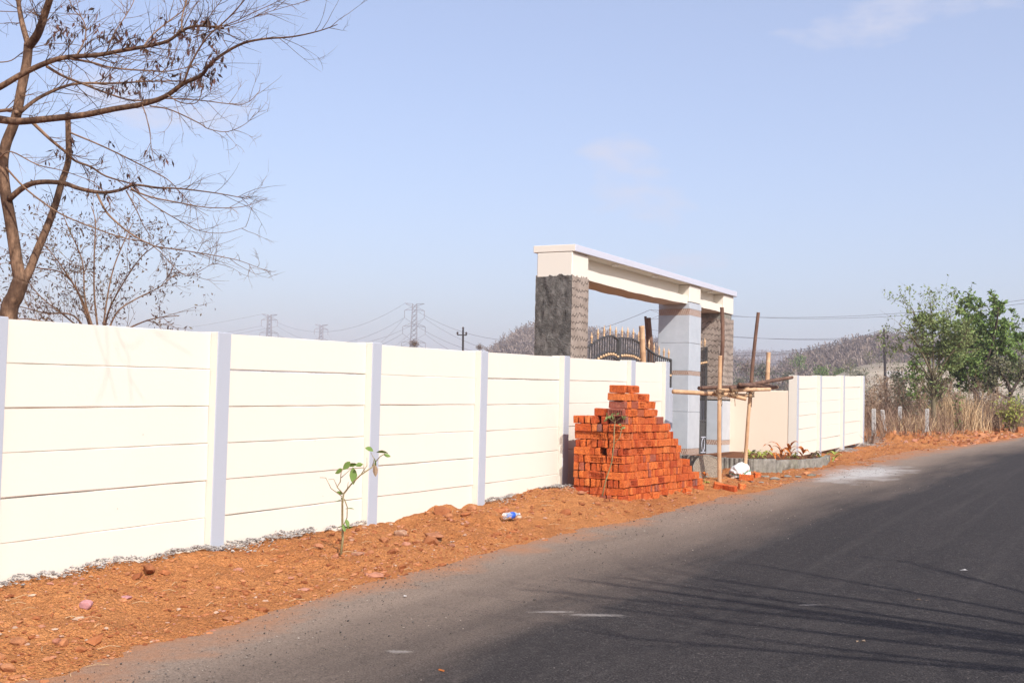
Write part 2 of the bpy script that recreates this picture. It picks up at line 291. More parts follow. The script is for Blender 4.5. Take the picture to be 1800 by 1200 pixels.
# ------------------------------------------------------------------ mesh helpers
class MB:
    def __init__(s): s.v = []; s.f = []; s.mi = []
    def add(s, V, Fc, mi=0):
        o = len(s.v); s.v += [tuple(map(float, a)) for a in V]; s.f += [tuple(i+o for i in a) for a in Fc]; s.mi += [mi]*len(Fc); return s
    def box(s, a, b, mi=0, bev=0.0):
        x0, y0, z0 = a; x1, y1, z1 = b
        if bev <= 0:
            V = [(x, y, z) for x in (x0, x1) for y in (y0, y1) for z in (z0, z1)]
            return s.add(V, [(0, 1, 3, 2), (4, 6, 7, 5), (0, 4, 5, 1), (2, 3, 7, 6), (0, 2, 6, 4), (1, 5, 7, 3)], mi)
        bm = bmesh.new(); bmesh.ops.create_cube(bm, size=1)
        for v in bm.verts: v.co = Vector(((x0+x1)/2+v.co.x*(x1-x0), (y0+y1)/2+v.co.y*(y1-y0), (z0+z1)/2+v.co.z*(z1-z0)))
        bmesh.ops.bevel(bm, geom=bm.edges[:], offset=bev, segments=1, affect='EDGES', profile=.5)
        bm.verts.index_update(); s.add([v.co for v in bm.verts], [[v.index for v in f.verts] for f in bm.faces], mi); bm.free(); return s
    def tube(s, pts, rad, n=6, mi=0, cap=True):
        pts = [np.array(p, float) for p in pts]; m = len(pts)
        if not hasattr(rad, '__len__'): rad = [rad]*m
        V = []; prev = None
        for i in range(m):
            t = pts[min(i+1, m-1)]-pts[max(i-1, 0)]; t = t/(np.linalg.norm(t)+1e-9)
            if prev is None: a = np.cross(t, (0, 0, 1) if abs(t[2]) < .9 else (1, 0, 0))
            else: a = prev - t*np.dot(prev, t)
            a = a/(np.linalg.norm(a)+1e-9); prev = a; b = np.cross(t, a)
            for k in range(n):
                th = 2*math.pi*k/n; V.append(pts[i]+rad[i]*(math.cos(th)*a+math.sin(th)*b))
        Fc = [(i*n+k, i*n+(k+1) % n, (i+1)*n+(k+1) % n, (i+1)*n+k) for i in range(m-1) for k in range(n)]
        if cap: Fc += [tuple(range(n))[::-1], tuple((m-1)*n+k for k in range(n))]
        return s.add(V, Fc, mi)
    def lathe(s, prof, n=12, org=(0, 0, 0), mi=0):
        V = [(org[0]+r*math.cos(2*math.pi*k/n), org[1]+r*math.sin(2*math.pi*k/n), org[2]+z) for r, z in prof for k in range(n)]
        m = len(prof); Fc = [(i*n+k, i*n+(k+1) % n, (i+1)*n+(k+1) % n, (i+1)*n+k) for i in range(m-1) for k in range(n)]
        return s.add(V, Fc+[tuple(range(n))[::-1], tuple((m-1)*n+k for k in range(n))], mi)
    def mesh(s, name, mats, smooth=False, loc=(0, 0, 0)):
        me = bpy.data.meshes.new(name); L = np.array(loc)
        me.from_pydata([tuple(np.array(v)-L) for v in s.v], [], s.f)
        for m in (mats if isinstance(mats, (list, tuple)) else [mats]): me.materials.append(MT[m])
        if any(s.mi): me.polygons.foreach_set('material_index', s.mi)
        if smooth: me.polygons.foreach_set('use_smooth', [True]*len(me.polygons))
        me.update(); return me
def link(name, me, parent=None, loc=(0, 0, 0)):
    o = bpy.data.objects.new(name, me); COL.objects.link(o); o.location = tuple(map(float, loc))
    if parent is not None:
        o.parent = parent
        b = Vector(parent['_b']) if '_b' in parent else Vector((0, 0, 0))
        o.location = Vector(tuple(map(float, loc)))-b
        o['_b'] = list(map(float, loc))
    else: o['_b'] = list(map(float, loc))
    return o
def tag(o, label=None, cat=None, group=None, kind=None):
    for k, v in (('label', label), ('category', cat), ('group', group), ('kind', kind)):
        if v: o[k] = v
    return o
def thing(name, loc, label, cat, group=None):
    return tag(link(name, None, None, loc), label, cat, group)
def part(name, mb, mats, parent, smooth=False, loc=None):
    l = loc if loc is not None else parent['_b']
    return link(name, mb.mesh(name, mats, smooth, l), parent, l)
def solo(name, mb, mats, loc, label, cat, group=None, smooth=False):
    return tag(link(name, mb.mesh(name, mats, smooth, loc), None, loc), label, cat, group)
def fastmesh(name, V, Fc, mat, smooth=False):
    me = bpy.data.meshes.new(name); V = np.asarray(V, np.float32); Fc = np.asarray(Fc, np.int32); k = Fc.shape[1]
    me.vertices.add(len(V)); me.vertices.foreach_set('co', V.ravel()); me.loops.add(Fc.size); me.loops.foreach_set('vertex_index', Fc.ravel())
    me.polygons.add(len(Fc)); me.polygons.foreach_set('loop_start', np.arange(0, Fc.size, k, dtype=np.int32))
    me.polygons.foreach_set('use_smooth', np.full(len(Fc), smooth)); me.materials.append(MT[mat]); me.update(calc_edges=True); me.validate(); return me
def rhombs(C, ln, wd, rng, up=.0, droop=0., dirs=None):
    """leaf-shaped folded quads at points C; returns verts, faces"""
    n = len(C); d = rng.normal(size=(n, 3)) if dirs is None else dirs + rng.normal(size=(n, 3))*.45
    d[:, 2] += up - droop; d /= np.linalg.norm(d, axis=1)[:, None]+1e-9
    s = np.cross(d, rng.normal(size=(n, 3))); s /= np.linalg.norm(s, axis=1)[:, None]+1e-9; nn = np.cross(d, s)
    L = (ln*rng.uniform(.6, 1.3, n))[:, None]; W = (wd*rng.uniform(.6, 1.3, n))[:, None]
    V = np.stack([C, C+d*L*.45+s*W*.5+nn*W*.18, C+d*L, C+d*L*.45-s*W*.5+nn*W*.18], 1).reshape(-1, 3)
    return V, np.arange(4*n).reshape(n, 4)
def blades(P, ht, wd, lean, rng):
    n = len(P); a = rng.uniform(0, 6.283, n); h = ht*rng.uniform(.45, 1.25, n)
    l = np.stack([rng.normal(0, lean, n), rng.normal(0, lean, n), np.zeros(n)], 1)*h[:, None]
    s = np.stack([np.cos(a), np.sin(a), 0*a], 1)*wd*.5; z = np.zeros((n, 3)); z[:, 2] = h
    V = np.stack([P-s, P+s, P+s*.7+z*.6+l*.45, P-s*.7+z*.6+l*.45, P+z+l+s*.15, P+z+l-s*.15], 1).reshape(-1, 3)
    i = np.arange(n)*6; Fc = np.concatenate([np.stack([i, i+1, i+2, i+3], 1), np.stack([i+3, i+2, i+4, i+5], 1)])
    return V, Fc
def rockverts(r, rng, sq=(1, .8, .6)):
    bm = bmesh.new(); bmesh.ops.create_icosphere(bm, subdivisions=2, radius=1)
    pl = rng.normal(size=(9, 3)); pl /= np.linalg.norm(pl, axis=1)[:, None]; dd = rng.uniform(.55, .9, 9)
    V = []
    for v in bm.verts:
        c = np.array(v.co)
        for p_, d_ in zip(pl, dd):
            t = c@p_
            if t > d_: c = c-p_*(t-d_)
        V.append(c*np.array(sq)*r)
    Fc = [[v.index for v in f.verts] for f in bm.faces]; bm.free(); return V, Fc

# ------------------------------------------------------------------ ground, road
def steps(*seg):
    o = []
    for a, b, s in seg: o += list(np.arange(a, b, s))
    return np.array(o)
gx = np.concatenate([[-1600, -1000, -600, -350, -200, -120, -80, -55, -40, -30], steps((-24, -12, 1.2), (-12, -7.2, .3), (-7.2, -4.6, .033), (-4.6, -3, .12), (-3, 2.2, .6), (2.2, 12, .8)), [13, 16, 20, 26, 34, 46, 60, 80, 120, 200, 350, 600, 1000, 1600]])
gy = np.concatenate([[-1600, -900, -500, -250, -120, -60, -30, -16, -8, -4, -1, 1], steps((2, 20, .04), (20, 33, .055), (33, 48, .08), (48, 66, .5)), [70, 80, 95, 120, 160, 220, 300, 450, 700, 1100, 1700]])
X, Y = np.meshgrid(gx, gy, indexing='ij'); Z = ground_z(X, Y)
V = np.stack([X, Y, Z], -1).reshape(-1, 3); nx, ny = len(gx), len(gy)
I = np.arange(nx*ny).reshape(nx, ny); Fc = np.stack([I[:-1, :-1], I[1:, :-1], I[1:, 1:], I[:-1, 1:]], -1).reshape(-1, 4)
tag(link('ground', fastmesh('ground', V, Fc, 'dirt', True)), 'bare reddish brown earth along the road', None, None, 'structure')
ry = np.concatenate([steps((-60, 0, 4), (0, 45, .5), (45, 130, 1.5))]); rt = np.linspace(-.45, ROADW+.45, 40)
V = []; E_ = []
for yy in ry:
    xe = float(tab(yy, XE)); zz = float(tab(yy, ZR))
    for t in rt:
        V.append((xe+t, yy, zz+.006+.02*math.sin(math.pi*np.clip(t/ROADW, 0, 1)))); E_.append(min(t, ROADW-t))
I = np.arange(len(V)).reshape(len(ry), len(rt)); Fc = np.stack([I[:-1, :-1], I[:-1, 1:], I[1:, 1:], I[1:, :-1]], -1).reshape(-1, 4)
me = fastmesh('road', V, Fc, 'asphalt', True); a = me.attributes.new('edge', 'FLOAT', 'POINT'); a.data.foreach_set('value', np.array(E_, np.float32))
tag(link('road', me), 'dark asphalt road rising to the distance', None, None, 'structure')

# ------------------------------------------------------------------ precast boundary walls
def panel_mesh(L, H):
    m = MB(); c = .0075; x1 = 0.; x0 = -.05; h = H-.0008
    # profile in x,z with chamfered front edges, extruded along Y
    prof = [(x0, 0), (x1-c, 0), (x1, c*1.25), (x1, h-c*.55), (x1-c*.55, h), (x0, h)]
    n = 9; V = []
    rr = random.Random(int(L*1000))
    for i in range(n):
        y = L*i/(n-1); wob = rr.uniform(-.0022, .0022)
        V += [(px+(wob if j in (2, 3) else 0), y, pz+(rr.uniform(-.002, .002) if j in (1, 2, 3, 4) else 0)) for j, (px, pz) in enumerate(prof)]
    k = len(prof); Fc = [(i*k+j, i*k+(j+1) % k, (i+1)*k+(j+1) % k, (i+1)*k+j) for i in range(n-1) for j in range(k)]
    Fc = [f[::-1] for f in Fc]+[tuple(range(k)), tuple((n-1)*k+j for j in range(k))[::-1]]
    m.add(V, Fc); return m.mesh('panel', 'cream')
def precast_wall(label, posts, ztop, H, pw=.16, groundz=-.1):
    """posts: Y of each post's far edge; ztop(y): top line"""
    y0 = posts[0]; T = thing('boundary_wall', (WALLX-.08, y0, float(tab(y0, ZB))), label, 'wall')
    cache = {}
    for i, y in enumerate(posts):
        zt = ztop(y)+random.uniform(.004, .016); m = MB(); b = float(tab(y, ZB))-.25
        x1 = WALLX; x0 = WALLX-.19; ya, yb = y-pw, y
        m.box((x0, ya, b), (x1, yb, zt), 0, .006)
        for j, f in enumerate(m.f):
            c = np.mean([m.v[t] for t in f], 0)
            if c[0] > x1-.004: m.mi[j] = 1
        part('post', m, ['cream', 'lavender'], T)
        if i+1 < len(posts):
            a, bb = y+.002, posts[i+1]-pw-.002; L = round(bb-a, 3); sl = (ztop(bb)-ztop(a))/L
            if L not in cache: cache[L] = panel_mesh(L, H)
            for k in range(6):
                o = link('panel', cache[L], T, (WALLX-.07+random.uniform(-.005, .004), a, ztop(a)-H*(k+1)+random.uniform(-.003, .003)))
                o.rotation_euler = (math.atan(sl)+random.uniform(-.0012, .0012), 0, random.uniform(-.0015, .0015))
    return T
zt1 = lambda y: float(tab(y, [(0, 1.99), (5.37, 2.07), (7.54, 2.10), (9.71, 2.127), (11.83, 2.152), (13.98, 2.187), (16.19, 2.225), (17.57, 2.255)]))
precast_wall('long cream wall of precast planks between lavender posts, running behind the brick stack', [3.2, 5.37, 7.54, 9.71, 11.83, 13.98, 16.19, 17.57], zt1, .3005)
zt2 = lambda y: float(tab(y, [(25, 2.28), (31.6, 2.47)]))
precast_wall('short cream precast plank wall beyond the gateway, ending by the dry brush', [25.2, 27.15, 29.4, 31.6], zt2, .287, .15)
m = MB(); m.box((-8.2, 17.585, .2), (WALLX-.004, 17.735, 1.87), 0, .008)
for j, f in enumerate(m.f):
    if np.mean([m.v[t] for t in f], 0)[0] > WALLX-.01: m.mi[j] = 1
solo('return_wall', m, ['peach', 'lavender'], (-7.45, 17.66, .45), 'low plastered stub wall with lavender edge at the end of the long wall', 'wall')
m = MB(); m.box((-8.195, 25.06, .2), (-6.915, 25.19, 1.965), 0, .01)
solo('return_wall', m, ['peach', 'lavender'], (-7.55, 25.12, .5), 'plain peach plastered wall between the tiled gate pillar and the short plank wall', 'wall')

# ------------------------------------------------------------------ gateway
GX = -8.2
T = thing('gateway', (-8.5, 21.1, .42), 'cream concrete gateway with flat roof slab on three pillars', 'gateway')
def column(y0, y1, x0, x1, zc, parent, name, tops, mats):
    m = MB(); m.box((x0, y0, .1), (x1, y1, zc), 0, .012); return part(name, m, mats, parent)
def ragged(x0, x1, y0, y1, zb, zt, amp, mats, rough, seed):
    """render coat sleeve with a torn upper edge; -Y and +X faces get their own material"""
    mb = MB(); n = 18; rg = random.Random(seed)
    def face(pf, L, mi):
        nz = 40; V = []
        for i in range(n+1):
            top = zt + rg.uniform(-amp, amp*.6)
            for k in range(nz+1):
                z = zb+(top-zb)*k/nz; p_ = np.array(pf(i/n, z)); V.append(p_)
        mb.add(V, [(i*(nz+1)+k, (i+1)*(nz+1)+k, (i+1)*(nz+1)+k+1, i*(nz+1)+k+1) for i in range(n) for k in range(nz)], mi)
    j = lambda s: rg.uniform(-rough, rough)*s
    face(lambda t, z: (x0+(x1-x0)*t, y0+j(1 if 0 < t < 1 else .3), z), x1-x0, 0)
    face(lambda t, z: (x1+j(.15), y0+(y1-y0)*t, z), y1-y0, 1)
    face(lambda t, z: (x1-(x1-x0)*t, y1+j(.2), z), x1-x0, 1); face(lambda t, z: (x0+j(.2), y1-(y1-y0)*t, z), y1-y0, 1)
    return mb
def pillar(y0, y1, kind):
    x0 = -8.83; m = MB(); m.box((x0+.03, y0+.03, .1), (GX-.03, y1-.03, 3.7), 0)
    P = part('pillar', m, ['concrete'], T); P['label'] = kind[1]
    m = MB(); m.box((x0, y0, 3.60 if kind[0] != 'tile' else 3.655), (GX, y1, 4.0), 0, .012); part('pillar_head', m, ['cream'], T)
    if kind[0] == 'rough': m = ragged(x0-.01, GX+.008, y0-.012, y1+.01, .2, 3.635, .035, 0, .026, 3); part('render_coat', m, ['rough_cement', 'combed_cement'], P, True)
    if kind[0] == 'comb': m = ragged(x0-.01, GX+.008, y0-.010, y1+.01, 1.75, 3.50, .035, 0, .003, 4); part('render_coat', m, ['combed_cement', 'combed_cement'], P)
    if kind[0] in ('tile', 'comb'):
        rows = [(.15, .61), (.75, 1.475), (1.48, 2.20), (2.29, 2.84), (2.845, 3.39), (3.52, 3.645)] if kind[0] == 'tile' else [(.15, .78), (.885, 1.72)]
        bands = [(.612, .748), (2.202, 2.288), (3.392, 3.518)] if kind[0] == 'tile' else [(.782, .883)]
        for za, zb in rows:
            m = MB(); m.box((x0-.015, y0-.015, za), (GX+.012, y0+.0, zb), 0, .003); part('tile', m, ['grey_tile'], P)
            m = MB(); m.box((GX, y0+.002, za), (GX+.014, y1+.012, zb), 0, .003); part('tile', m, ['grey_tile'], P)
            m = MB(); m.box((x0-.015, y1, za), (GX-.002, y1+.012, zb), 0, .003); part('tile', m, ['grey_tile'], P)
        for za, zb in bands:
            m = MB(); m.box((x0-.013, y0-.013, za), (GX+.0102, y1+.010, zb), 0, .002); part('border_tile', m, ['border_tile'], P)
pillar(17.05, 17.66, ('rough', 'pillar of rough dark grey cement'))
pillar(22.45, 23.10, ('tile', 'pillar clad in pale grey tiles with brown border bands'))
pillar(24.57, 25.225, ('comb', 'pillar combed cement above, tiled below'))
def beam(ya, yb, sag):
    m = MB(); n = 16; V = []; rg = random.Random(int(ya))
    for i in range(n+1):
        t = i/n; y = ya+(yb-ya)*t; zb = 3.615+rg.uniform(-.006, .006)-sag*math.sin(math.pi*t)*.5; xf = -8.245+rg.uniform(-.005, .005); zs = 3.775+rg.uniform(-.006, .006)
        V += [(xf, y, zb), (xf, y, zs), (-8.43, y, zs+.015), (-8.43, y, 4.0), (-8.76, y, 4.0), (-8.76, y, zb-.012)]
    Fc = [(i*6+j, (i+1)*6+j, (i+1)*6+(j+1) % 6, i*6+(j+1) % 6) for i in range(n) for j in range(6)]; m.add(V, Fc+[(0, 1, 2, 3, 4, 5), tuple(n*6+j for j in (5, 4, 3, 2, 1, 0))])
    part('beam', m, ['cream'], T)
beam(17.662, 22.448, .05); beam(23.102, 24.568, .0)
m = MB(); m.box((-8.90, 17.044, 4.003), (GX+.055, 25.3, 4.115), 0, .006)
for j, f in enumerate(m.f):
    if np.mean([m.v[t] for t in f], 0)[0] > GX+.045: m.mi[j] = 1
SLAB = part('roof_slab', m, ['cream', 'white_paint'], T)
for y in (18.9, 20.75, 23.85):
    m = MB(); m.lathe([(.055, -.035), (.062, -.03), (.062, 0)], 14, (-8.27, y, 4.002)); part('downlight', m, ['lamp_white'], SLAB)
# steel gate leaves
def spear():
    m = MB(); m.lathe([(.012, 0), (.022, .01), (.012, .022), (.012, .04), (.024, .055), (.013, .07), (.02, .085), (.026, .105), (.012, .15), (.002, .2)], 8); return m.mesh('finial', 'gold', True)
SPEAR = spear(); GPX = -8.55
def gate_leaf(name, y0, y1, top, label, zb=.52, pitch=.105, low=True, bmat='black_iron'):
    L = thing(name, (GPX, (y0+y1)/2, zb), label, 'gate', 'painted steel gates of the gateway' if False else None)
    def arc(dz, r, n=18, nm='rail', mat='black_iron', ya=y0, yb=y1):
        m = MB(); pts = [(GPX, ya+(yb-ya)*i/n, top(ya+(yb-ya)*i/n)+dz) for i in range(n+1)]
        V = []
        for p in pts: V += [(p[0]-.02, p[1], p[2]-r), (p[0]+.02, p[1], p[2]-r), (p[0]+.02, p[1], p[2]+r), (p[0]-.02, p[1], p[2]+r)]
        m.add(V, [(i*4+j, (i+1)*4+j, (i+1)*4+(j+1) % 4, i*4+(j+1) % 4) for i in range(n) for j in range(4)]+[(0, 1, 2, 3), tuple(n*4+j for j in (3, 2, 1, 0))])
        return part(nm, m, mat, L)
    arc(0, .016); arc(-.27, .010); arc(-.37, .010)
    for yy in (y0+.02, y1-.02):
        m = MB(); m.box((GPX-.025, yy-.02, zb), (GPX+.025, yy+.02, top(yy)), 0, .003); part('stile', m, 'black_iron', L)
    for z in (zb+.02, zb+.75, zb+1.3):
        m = MB(); m.box((GPX-.02, y0+.04, z), (GPX+.02, y1-.04, z+.035), 0); part('rail', m, 'black_iron', L)
    k = int((y1-y0-.06)/pitch); yb = [y0+.03+(y1-y0-.06)*(i+.5)/k for i in range(k)]
    for y in yb:
        m = MB(); m.box((GPX-.008, y-.008, zb+.04), (GPX+.008, y+.008, top(y)), 0); part('bar', m, 'black_iron', L)
    m = MB()
    for y in yb: m.lathe([(.012, -.345), (.028, -.335), (.034, -.318), (.028, -.30), (.012, -.29)], 8, (GPX, y+pitch*.5, top(y)))
    tag(part('collar_row', m, 'gold', L, True), kind='stuff')
    ks = max(3, int((y1-y0)/.24))
    for i in range(ks):
        y = y0+(y1-y0)*(i+.5)/ks; link('finial', SPEAR, L, (GPX, y, top(y)+.012))
    if low:
        m = MB(); m.box((GPX-.006, y0+.04, zb+.055), (GPX+.006, y1-.04, zb+.74), 0); part('sheet', m, 'black_iron', L)
    return L
tA = lambda y: float(tab(y, [(17.7, 2.42), (18.1, 2.46), (18.38, 2.53), (18.7, 2.64), (19.0, 2.735), (19.3, 2.79), (19.52, 2.80), (19.77, 2.745)]))
tB = lambda y: float(tab(y, [(19.79, 2.78), (20.05, 2.80), (20.4, 2.80), (20.83, 2.74), (21.2, 2.64), (21.5, 2.575), (21.9, 2.53), (22.4, 2.50)]))
tP = lambda y: float(tab(y, [(23.15, 2.55), (23.6, 2.68), (24.05, 2.81), (24.5, 2.86)]))
gate_leaf('gate_leaf', 17.70, 19.77, tA, 'black steel gate leaf with gold spear tips beside the rough grey pillar')
gate_leaf('gate_leaf', 19.79, 22.40, tB, 'black steel gate leaf with gold spear tips, hinged on the tiled pillar')
PG = gate_leaf('wicket_gate', 23.15, 24.53, tP, 'narrow black wicket gate between the tiled pillar and the combed pillar')
m = MB()
for i in range(5):   # pale scroll ornament on the wicket
    m.tube([(GPX+.02, 24.33+.09*math.sin(t*6.283), .78+.14*math.cos(t*6.283)) for t in np.linspace(0, 1, 14)], .008, 5); break
m.box((GPX+.012, 24.2, .93), (GPX+.03, 24.46, .95)); m.box((GPX+.012, 24.2, .61), (GPX+.03, 24.46, .63)); part('scroll', m, 'white_paint', PG)

# ------------------------------------------------------------------ bricks
BL, BT, BH = .219, .064, .092
def brick_mesh(seed, frog, sz=(BL, BT, BH)):
    rg = np.random.RandomState(seed); m = MB(); m.box((-sz[0]/2, -sz[1]/2, 0), (sz[0]/2, sz[1]/2, sz[2]), 0, .0065)
    m.v = [tuple(np.array(v)+rg.normal(0, .0026, 3)) for v in m.v]
    if frog:
        bm = bmesh.new(); bv = [bm.verts.new(v) for v in m.v]
        for f in m.f: bm.faces.new([bv[i] for i in f])
        bm.normal_update(); ff = max([f for f in bm.faces if f.normal.y < -.9], key=lambda f: f.calc_area())
        bmesh.ops.inset_region(bm, faces=[ff], thickness=.016); bmesh.ops.inset_region(bm, faces=[ff], thickness=.006)
        for v in ff.verts: v.co.y += .015
        bm.verts.index_update(); m = MB(); m.add([v.co for v in bm.verts], [[v.index for v in f.verts] for f in bm.faces]); bm.free(); y = -sz[1]/2+.009
        cu_ = bpy.data.curves.new('stamp', 'FONT'); cu_.body = '\u0928\u0935\u092e'; cu_.size = .082; cu_.align_x = 'CENTER'; cu_.align_y = 'CENTER'; cu_.extrude = .0055; cu_.resolution_u = 1
        to = bpy.data.objects.new('stamp', cu_); COL.objects.link(to); dg = bpy.context.evaluated_depsgraph_get(); tm = to.evaluated_get(dg).to_mesh()
        V = [(v.co.x*1.12, y-.002-v.co.z, sz[2]*.5+v.co.y) for v in tm.vertices]
        m.add(V, [tuple(p.vertices)[::-1] for p in tm.polygons]); to.evaluated_get(dg).to_mesh_clear(); bpy.data.objects.remove(to)
    return m
MBR = [brick_mesh(i, False) for i in range(4)]+[brick_mesh(9, True)]
BM = [b.mesh('brick', 'brick') for b in MBR]
BX, BY = -6.475, 13.60
BZ = .47
stack = thing('brick_stack', (-6.1, 14.9, BZ), 'stepped stack of new orange-red bricks against the cream wall', 'bricks')
rowL = [3.0, 2.95, 2.72, 2.45, 2.25, 2.12, 2.04, 1.88, 1.70, 1.52, 1.38, 1.16, .90, .72, .50]
PIT = .231; bricks = []; rg = random.Random(4)
for kk, L in enumerate(rowL):
    k = kk-1; sh = rg.uniform(-.012, .022); shx = rg.uniform(-.012, .012)
    nb = int(math.ceil(L/PIT))
    for u in range(3):
        if k == 10 and u == 0: continue
        if k >= 11 and u < 2: continue
        ush = rg.uniform(-.012, .012)
        for v in range(nb):
            ori = (k % 2 == 0) if k < 6 else rg.random() < .55
            if k >= 10: ori = v == 0
            if k < 6 and rg.random() < .12: ori = not ori
            for j in range(3):
                px = BX+.116+u*PIT+shx; pyy = BY+.116+v*PIT+sh+ush*(v > 0); off = (j-1)*.0745
                if ori: x, y, rz = px+rg.uniform(-.008, .008), pyy+off, 0
                else: x, y, rz = px+off, pyy+rg.uniform(-.012, .012), math.pi/2
                if v == 0: y = max(y, BY+(.036 if ori else .113))
                if y+.03 > BY+L+.04: continue
                edge_v = y > BY+(rowL[kk+1] if kk+1 < len(rowL) else 0)-.12
                if k >= 10 and v > 0 and rg.random() < .3: continue
                if k == 13 and v == 0 and not (j == 0): continue
                if k >= 3 and v == 0 and rg.random() < .035: continue
                if 2 < k < 10 and y > BY+L-.14 and rg.random() < .3: continue
                if k >= 3 and u == 2 and v > 1 and rg.random() < .02: continue
                big = 2.5 if k >= 10 else 1
                vis = (v == 0 and (not ori or j == 0)) or (u == 2 and (ori or j == 2)) or edge_v or k >= 10 or (k == 9 and u == 0)
                if k < 0: vis = vis and u == 2
                bricks.append((vis, k, x+rg.uniform(-.004, .007)*big, y+rg.uniform(-.004, .004)*big, rz+rg.uniform(-.06, .06)*big+(math.pi if rg.random() < .35 else 0), rg, ori, j))
order = sorted([b for b in bricks if b[0]], key=lambda b: (b[3]-0.4*b[1]*0)); keep = set(id(b) for b in order[:278])
rest = MB(); nvis = 0
for b in bricks:
    vis, k, x, y, rz, _, ori, j = b; z = BZ+k*.0975+random.uniform(0, .002)
    tx, ty = random.uniform(-.012, .012), random.uniform(-.012, .012)
    if k >= 10: tx *= 2.5; ty *= 2.5
    if id(b) in keep:
        o = link('brick', BM[4] if random.random() < .42 else BM[random.randrange(4)], stack, (x, y, z)); o.rotation_euler = (tx, ty, rz); nvis += 1
    else:
        Mx = Matrix.Translation((x, y, z)) @ Matrix.Rotation(rz, 4, 'Z'); mm = MB().box((-BL/2, -BT/2, 0), (BL/2, BT/2, BH))
        rest.add([Mx @ Vector(v) for v in mm.v], mm.f)
for kk in range(2, 13):
    for _ in range(2):
        y = BY+rowL[kk+1]+random.uniform(.02, .10); x = BX+random.uniform(.15, .6)
        if kk > 10: x = BX+.58
        o = link('brick', BM[random.randrange(5)], stack, (x, y, BZ+kk*.0975-.0975+.0975+.004)); o.rotation_euler = (random.choice((0, 0, 1.45)), random.uniform(-.08, .08), random.uniform(0, 6.28))
tag(part('inner_bricks', rest, 'brick_heap', stack), kind='stuff')
for px, py, rz, tilt, lab, half in (
        (1196, 858, .3, 0, 'loose brick lying flat at the foot of the stack, nearest the tall sapling', 0), (1206, 866, 1.2, .3, 'half brick tipped on the dirt below the stack corner', 1),
        (1222, 852, -.2, 0, 'whole brick at the far toe of the stack, beside the round slab', 0), (1266, 858, .5, .5, 'tilted brick lying alone on the dirt in front of the leaning bamboo pole', 0),
        (1283, 862, -.3, .2, 'brick lying beside the tilted one in front of the scaffold', 0), (1303, 858, .9, .2, 'small brick bit on the road edge of the dirt', 1),
        (1312, 843, .1, 0, 'brick pinning down the white sack', 0), (1330, 838, .8, .2, 'half brick beside the planter edging', 1), (1160, 868, .15, 0, 'flat brick half sunk in the dirt below the stack', 0), (1150, 874, 1.0, .2, 'broken brick chunk on the dirt in front of the stack', 1)):
    p = G(px, py); o = link('brick_bat' if half else 'loose_brick', (BM[random.randrange(4)] if not half else brick_mesh(px, False, (.11, .07, .08)).mesh('brick', 'brick')), None, (p[0], p[1], p[2]-.012))
    o.rotation_euler = (tilt+1.57*0, tilt*.4, rz); tag(o, lab, 'brick', 'loose bricks on the dirt')

# ------------------------------------------------------------------ bamboo scaffold
def pole_mb(a, b, r0_, r1_, seed=0, n=9, bend=.02):
    rg = random.Random(seed); a = np.array(a, float); b = np.array(b, float); L = np.linalg.norm(b-a); m = MB(); k = max(4, int(L/.22)); pts = []; rr = []
    off = np.array([rg.uniform(-1, 1), rg.uniform(-1, 1), 0])*bend
    for i in range(k+1):
        t = i/k; base = a+(b-a)*t+off*math.sin(t*math.pi); r = r0_+(r1_-r0_)*t
        for dt, s in ((-.012, 1), (0, 1.06), (.012, 1)):
            if 0 <= t+dt/L <= 1: pts.append(base+(b-a)/L*dt); rr.append(r*s)
    return m.tube(pts, rr, n)
gA = G(1265, 846); gB = G(1309, 836)
SC = thing('bamboo_scaffold', tuple(gA), 'bamboo scaffold of tied poles in front of the plastered stub wall', 'scaffold')
def dep(p): return float((np.array(p)-CAM)@cf)
kA, kB = dep(gA), dep(gB)
part('pole', pole_mb(gA-np.array([0, 0, .06]), at(1266, 625, kA), .032, .029, 1), 'bamboo', SC, True)
part('pole', pole_mb(at(1266.5, 660, kA+.07), at(1269, 540, kA+.07), .031, .029, 2), 'old_wood', SC, True)
part('pole', pole_mb(gB-np.array([0, 0, .06]), at(1319, 690, kB), .031, .029, 3), 'bamboo', SC, True)
part('pole', pole_mb(at(1318, 715, kB+.07), at(1333, 549, kB+.07), .031, .028, 4), 'old_wood', SC, True)
kC = kB+2.6
part('pole', pole_mb(at(1342, 790, 27.6), at(1351, 619, 27.6), .056, .05, 5), 'bamboo', SC, True)
for i, (a, b, r, mt) in enumerate((((1184, 688, kA-.35), (1311, 695, kB-.1), .034, 'bamboo'), ((1262, 686, kA+.1), (1353, 684, kB+.12), .03, 'bamboo'),
        ((1280, 694, kA+.15), (1311, 701, kA+.2), .032, 'bamboo'), ((1229, 682, kA+.5), (1352, 677, kC-.3), .030, 'old_wood'), ((1285, 682, kA+.1), (1392, 663, kC+.4), .034, 'old_wood'),
        ((1300, 676, kA+.3), (1365, 680, kC), .032, 'old_wood'), ((1258, 689, kA+.45), (1345, 681, kC-.2), .035, 'drytwig'), ((1310, 684, kB+.3), (1366, 680, kC+.05), .034, 'bamboo'))):
    part('ledger', pole_mb(at(*a), at(*b), r, r*.92, 10+i), mt, SC, True)
def lash(p, r, seed):
    rg = np.random.RandomState(seed); m = MB(); t = np.linspace(0, 1, 70)
    pts = [np.array(p)+np.array([math.cos(q*38)*r*(1+.2*rg.rand()), math.sin(q*38)*r*(1+.2*rg.rand()), (math.sin(q*17)*r*.9)]) for q in t]; m.tube(pts, .007, 4)
    m.tube([np.array(p)+(rg.normal(0, .012, 3)+np.array([.02, 0, -i*.05])) for i in range(5)], .005, 4); return m
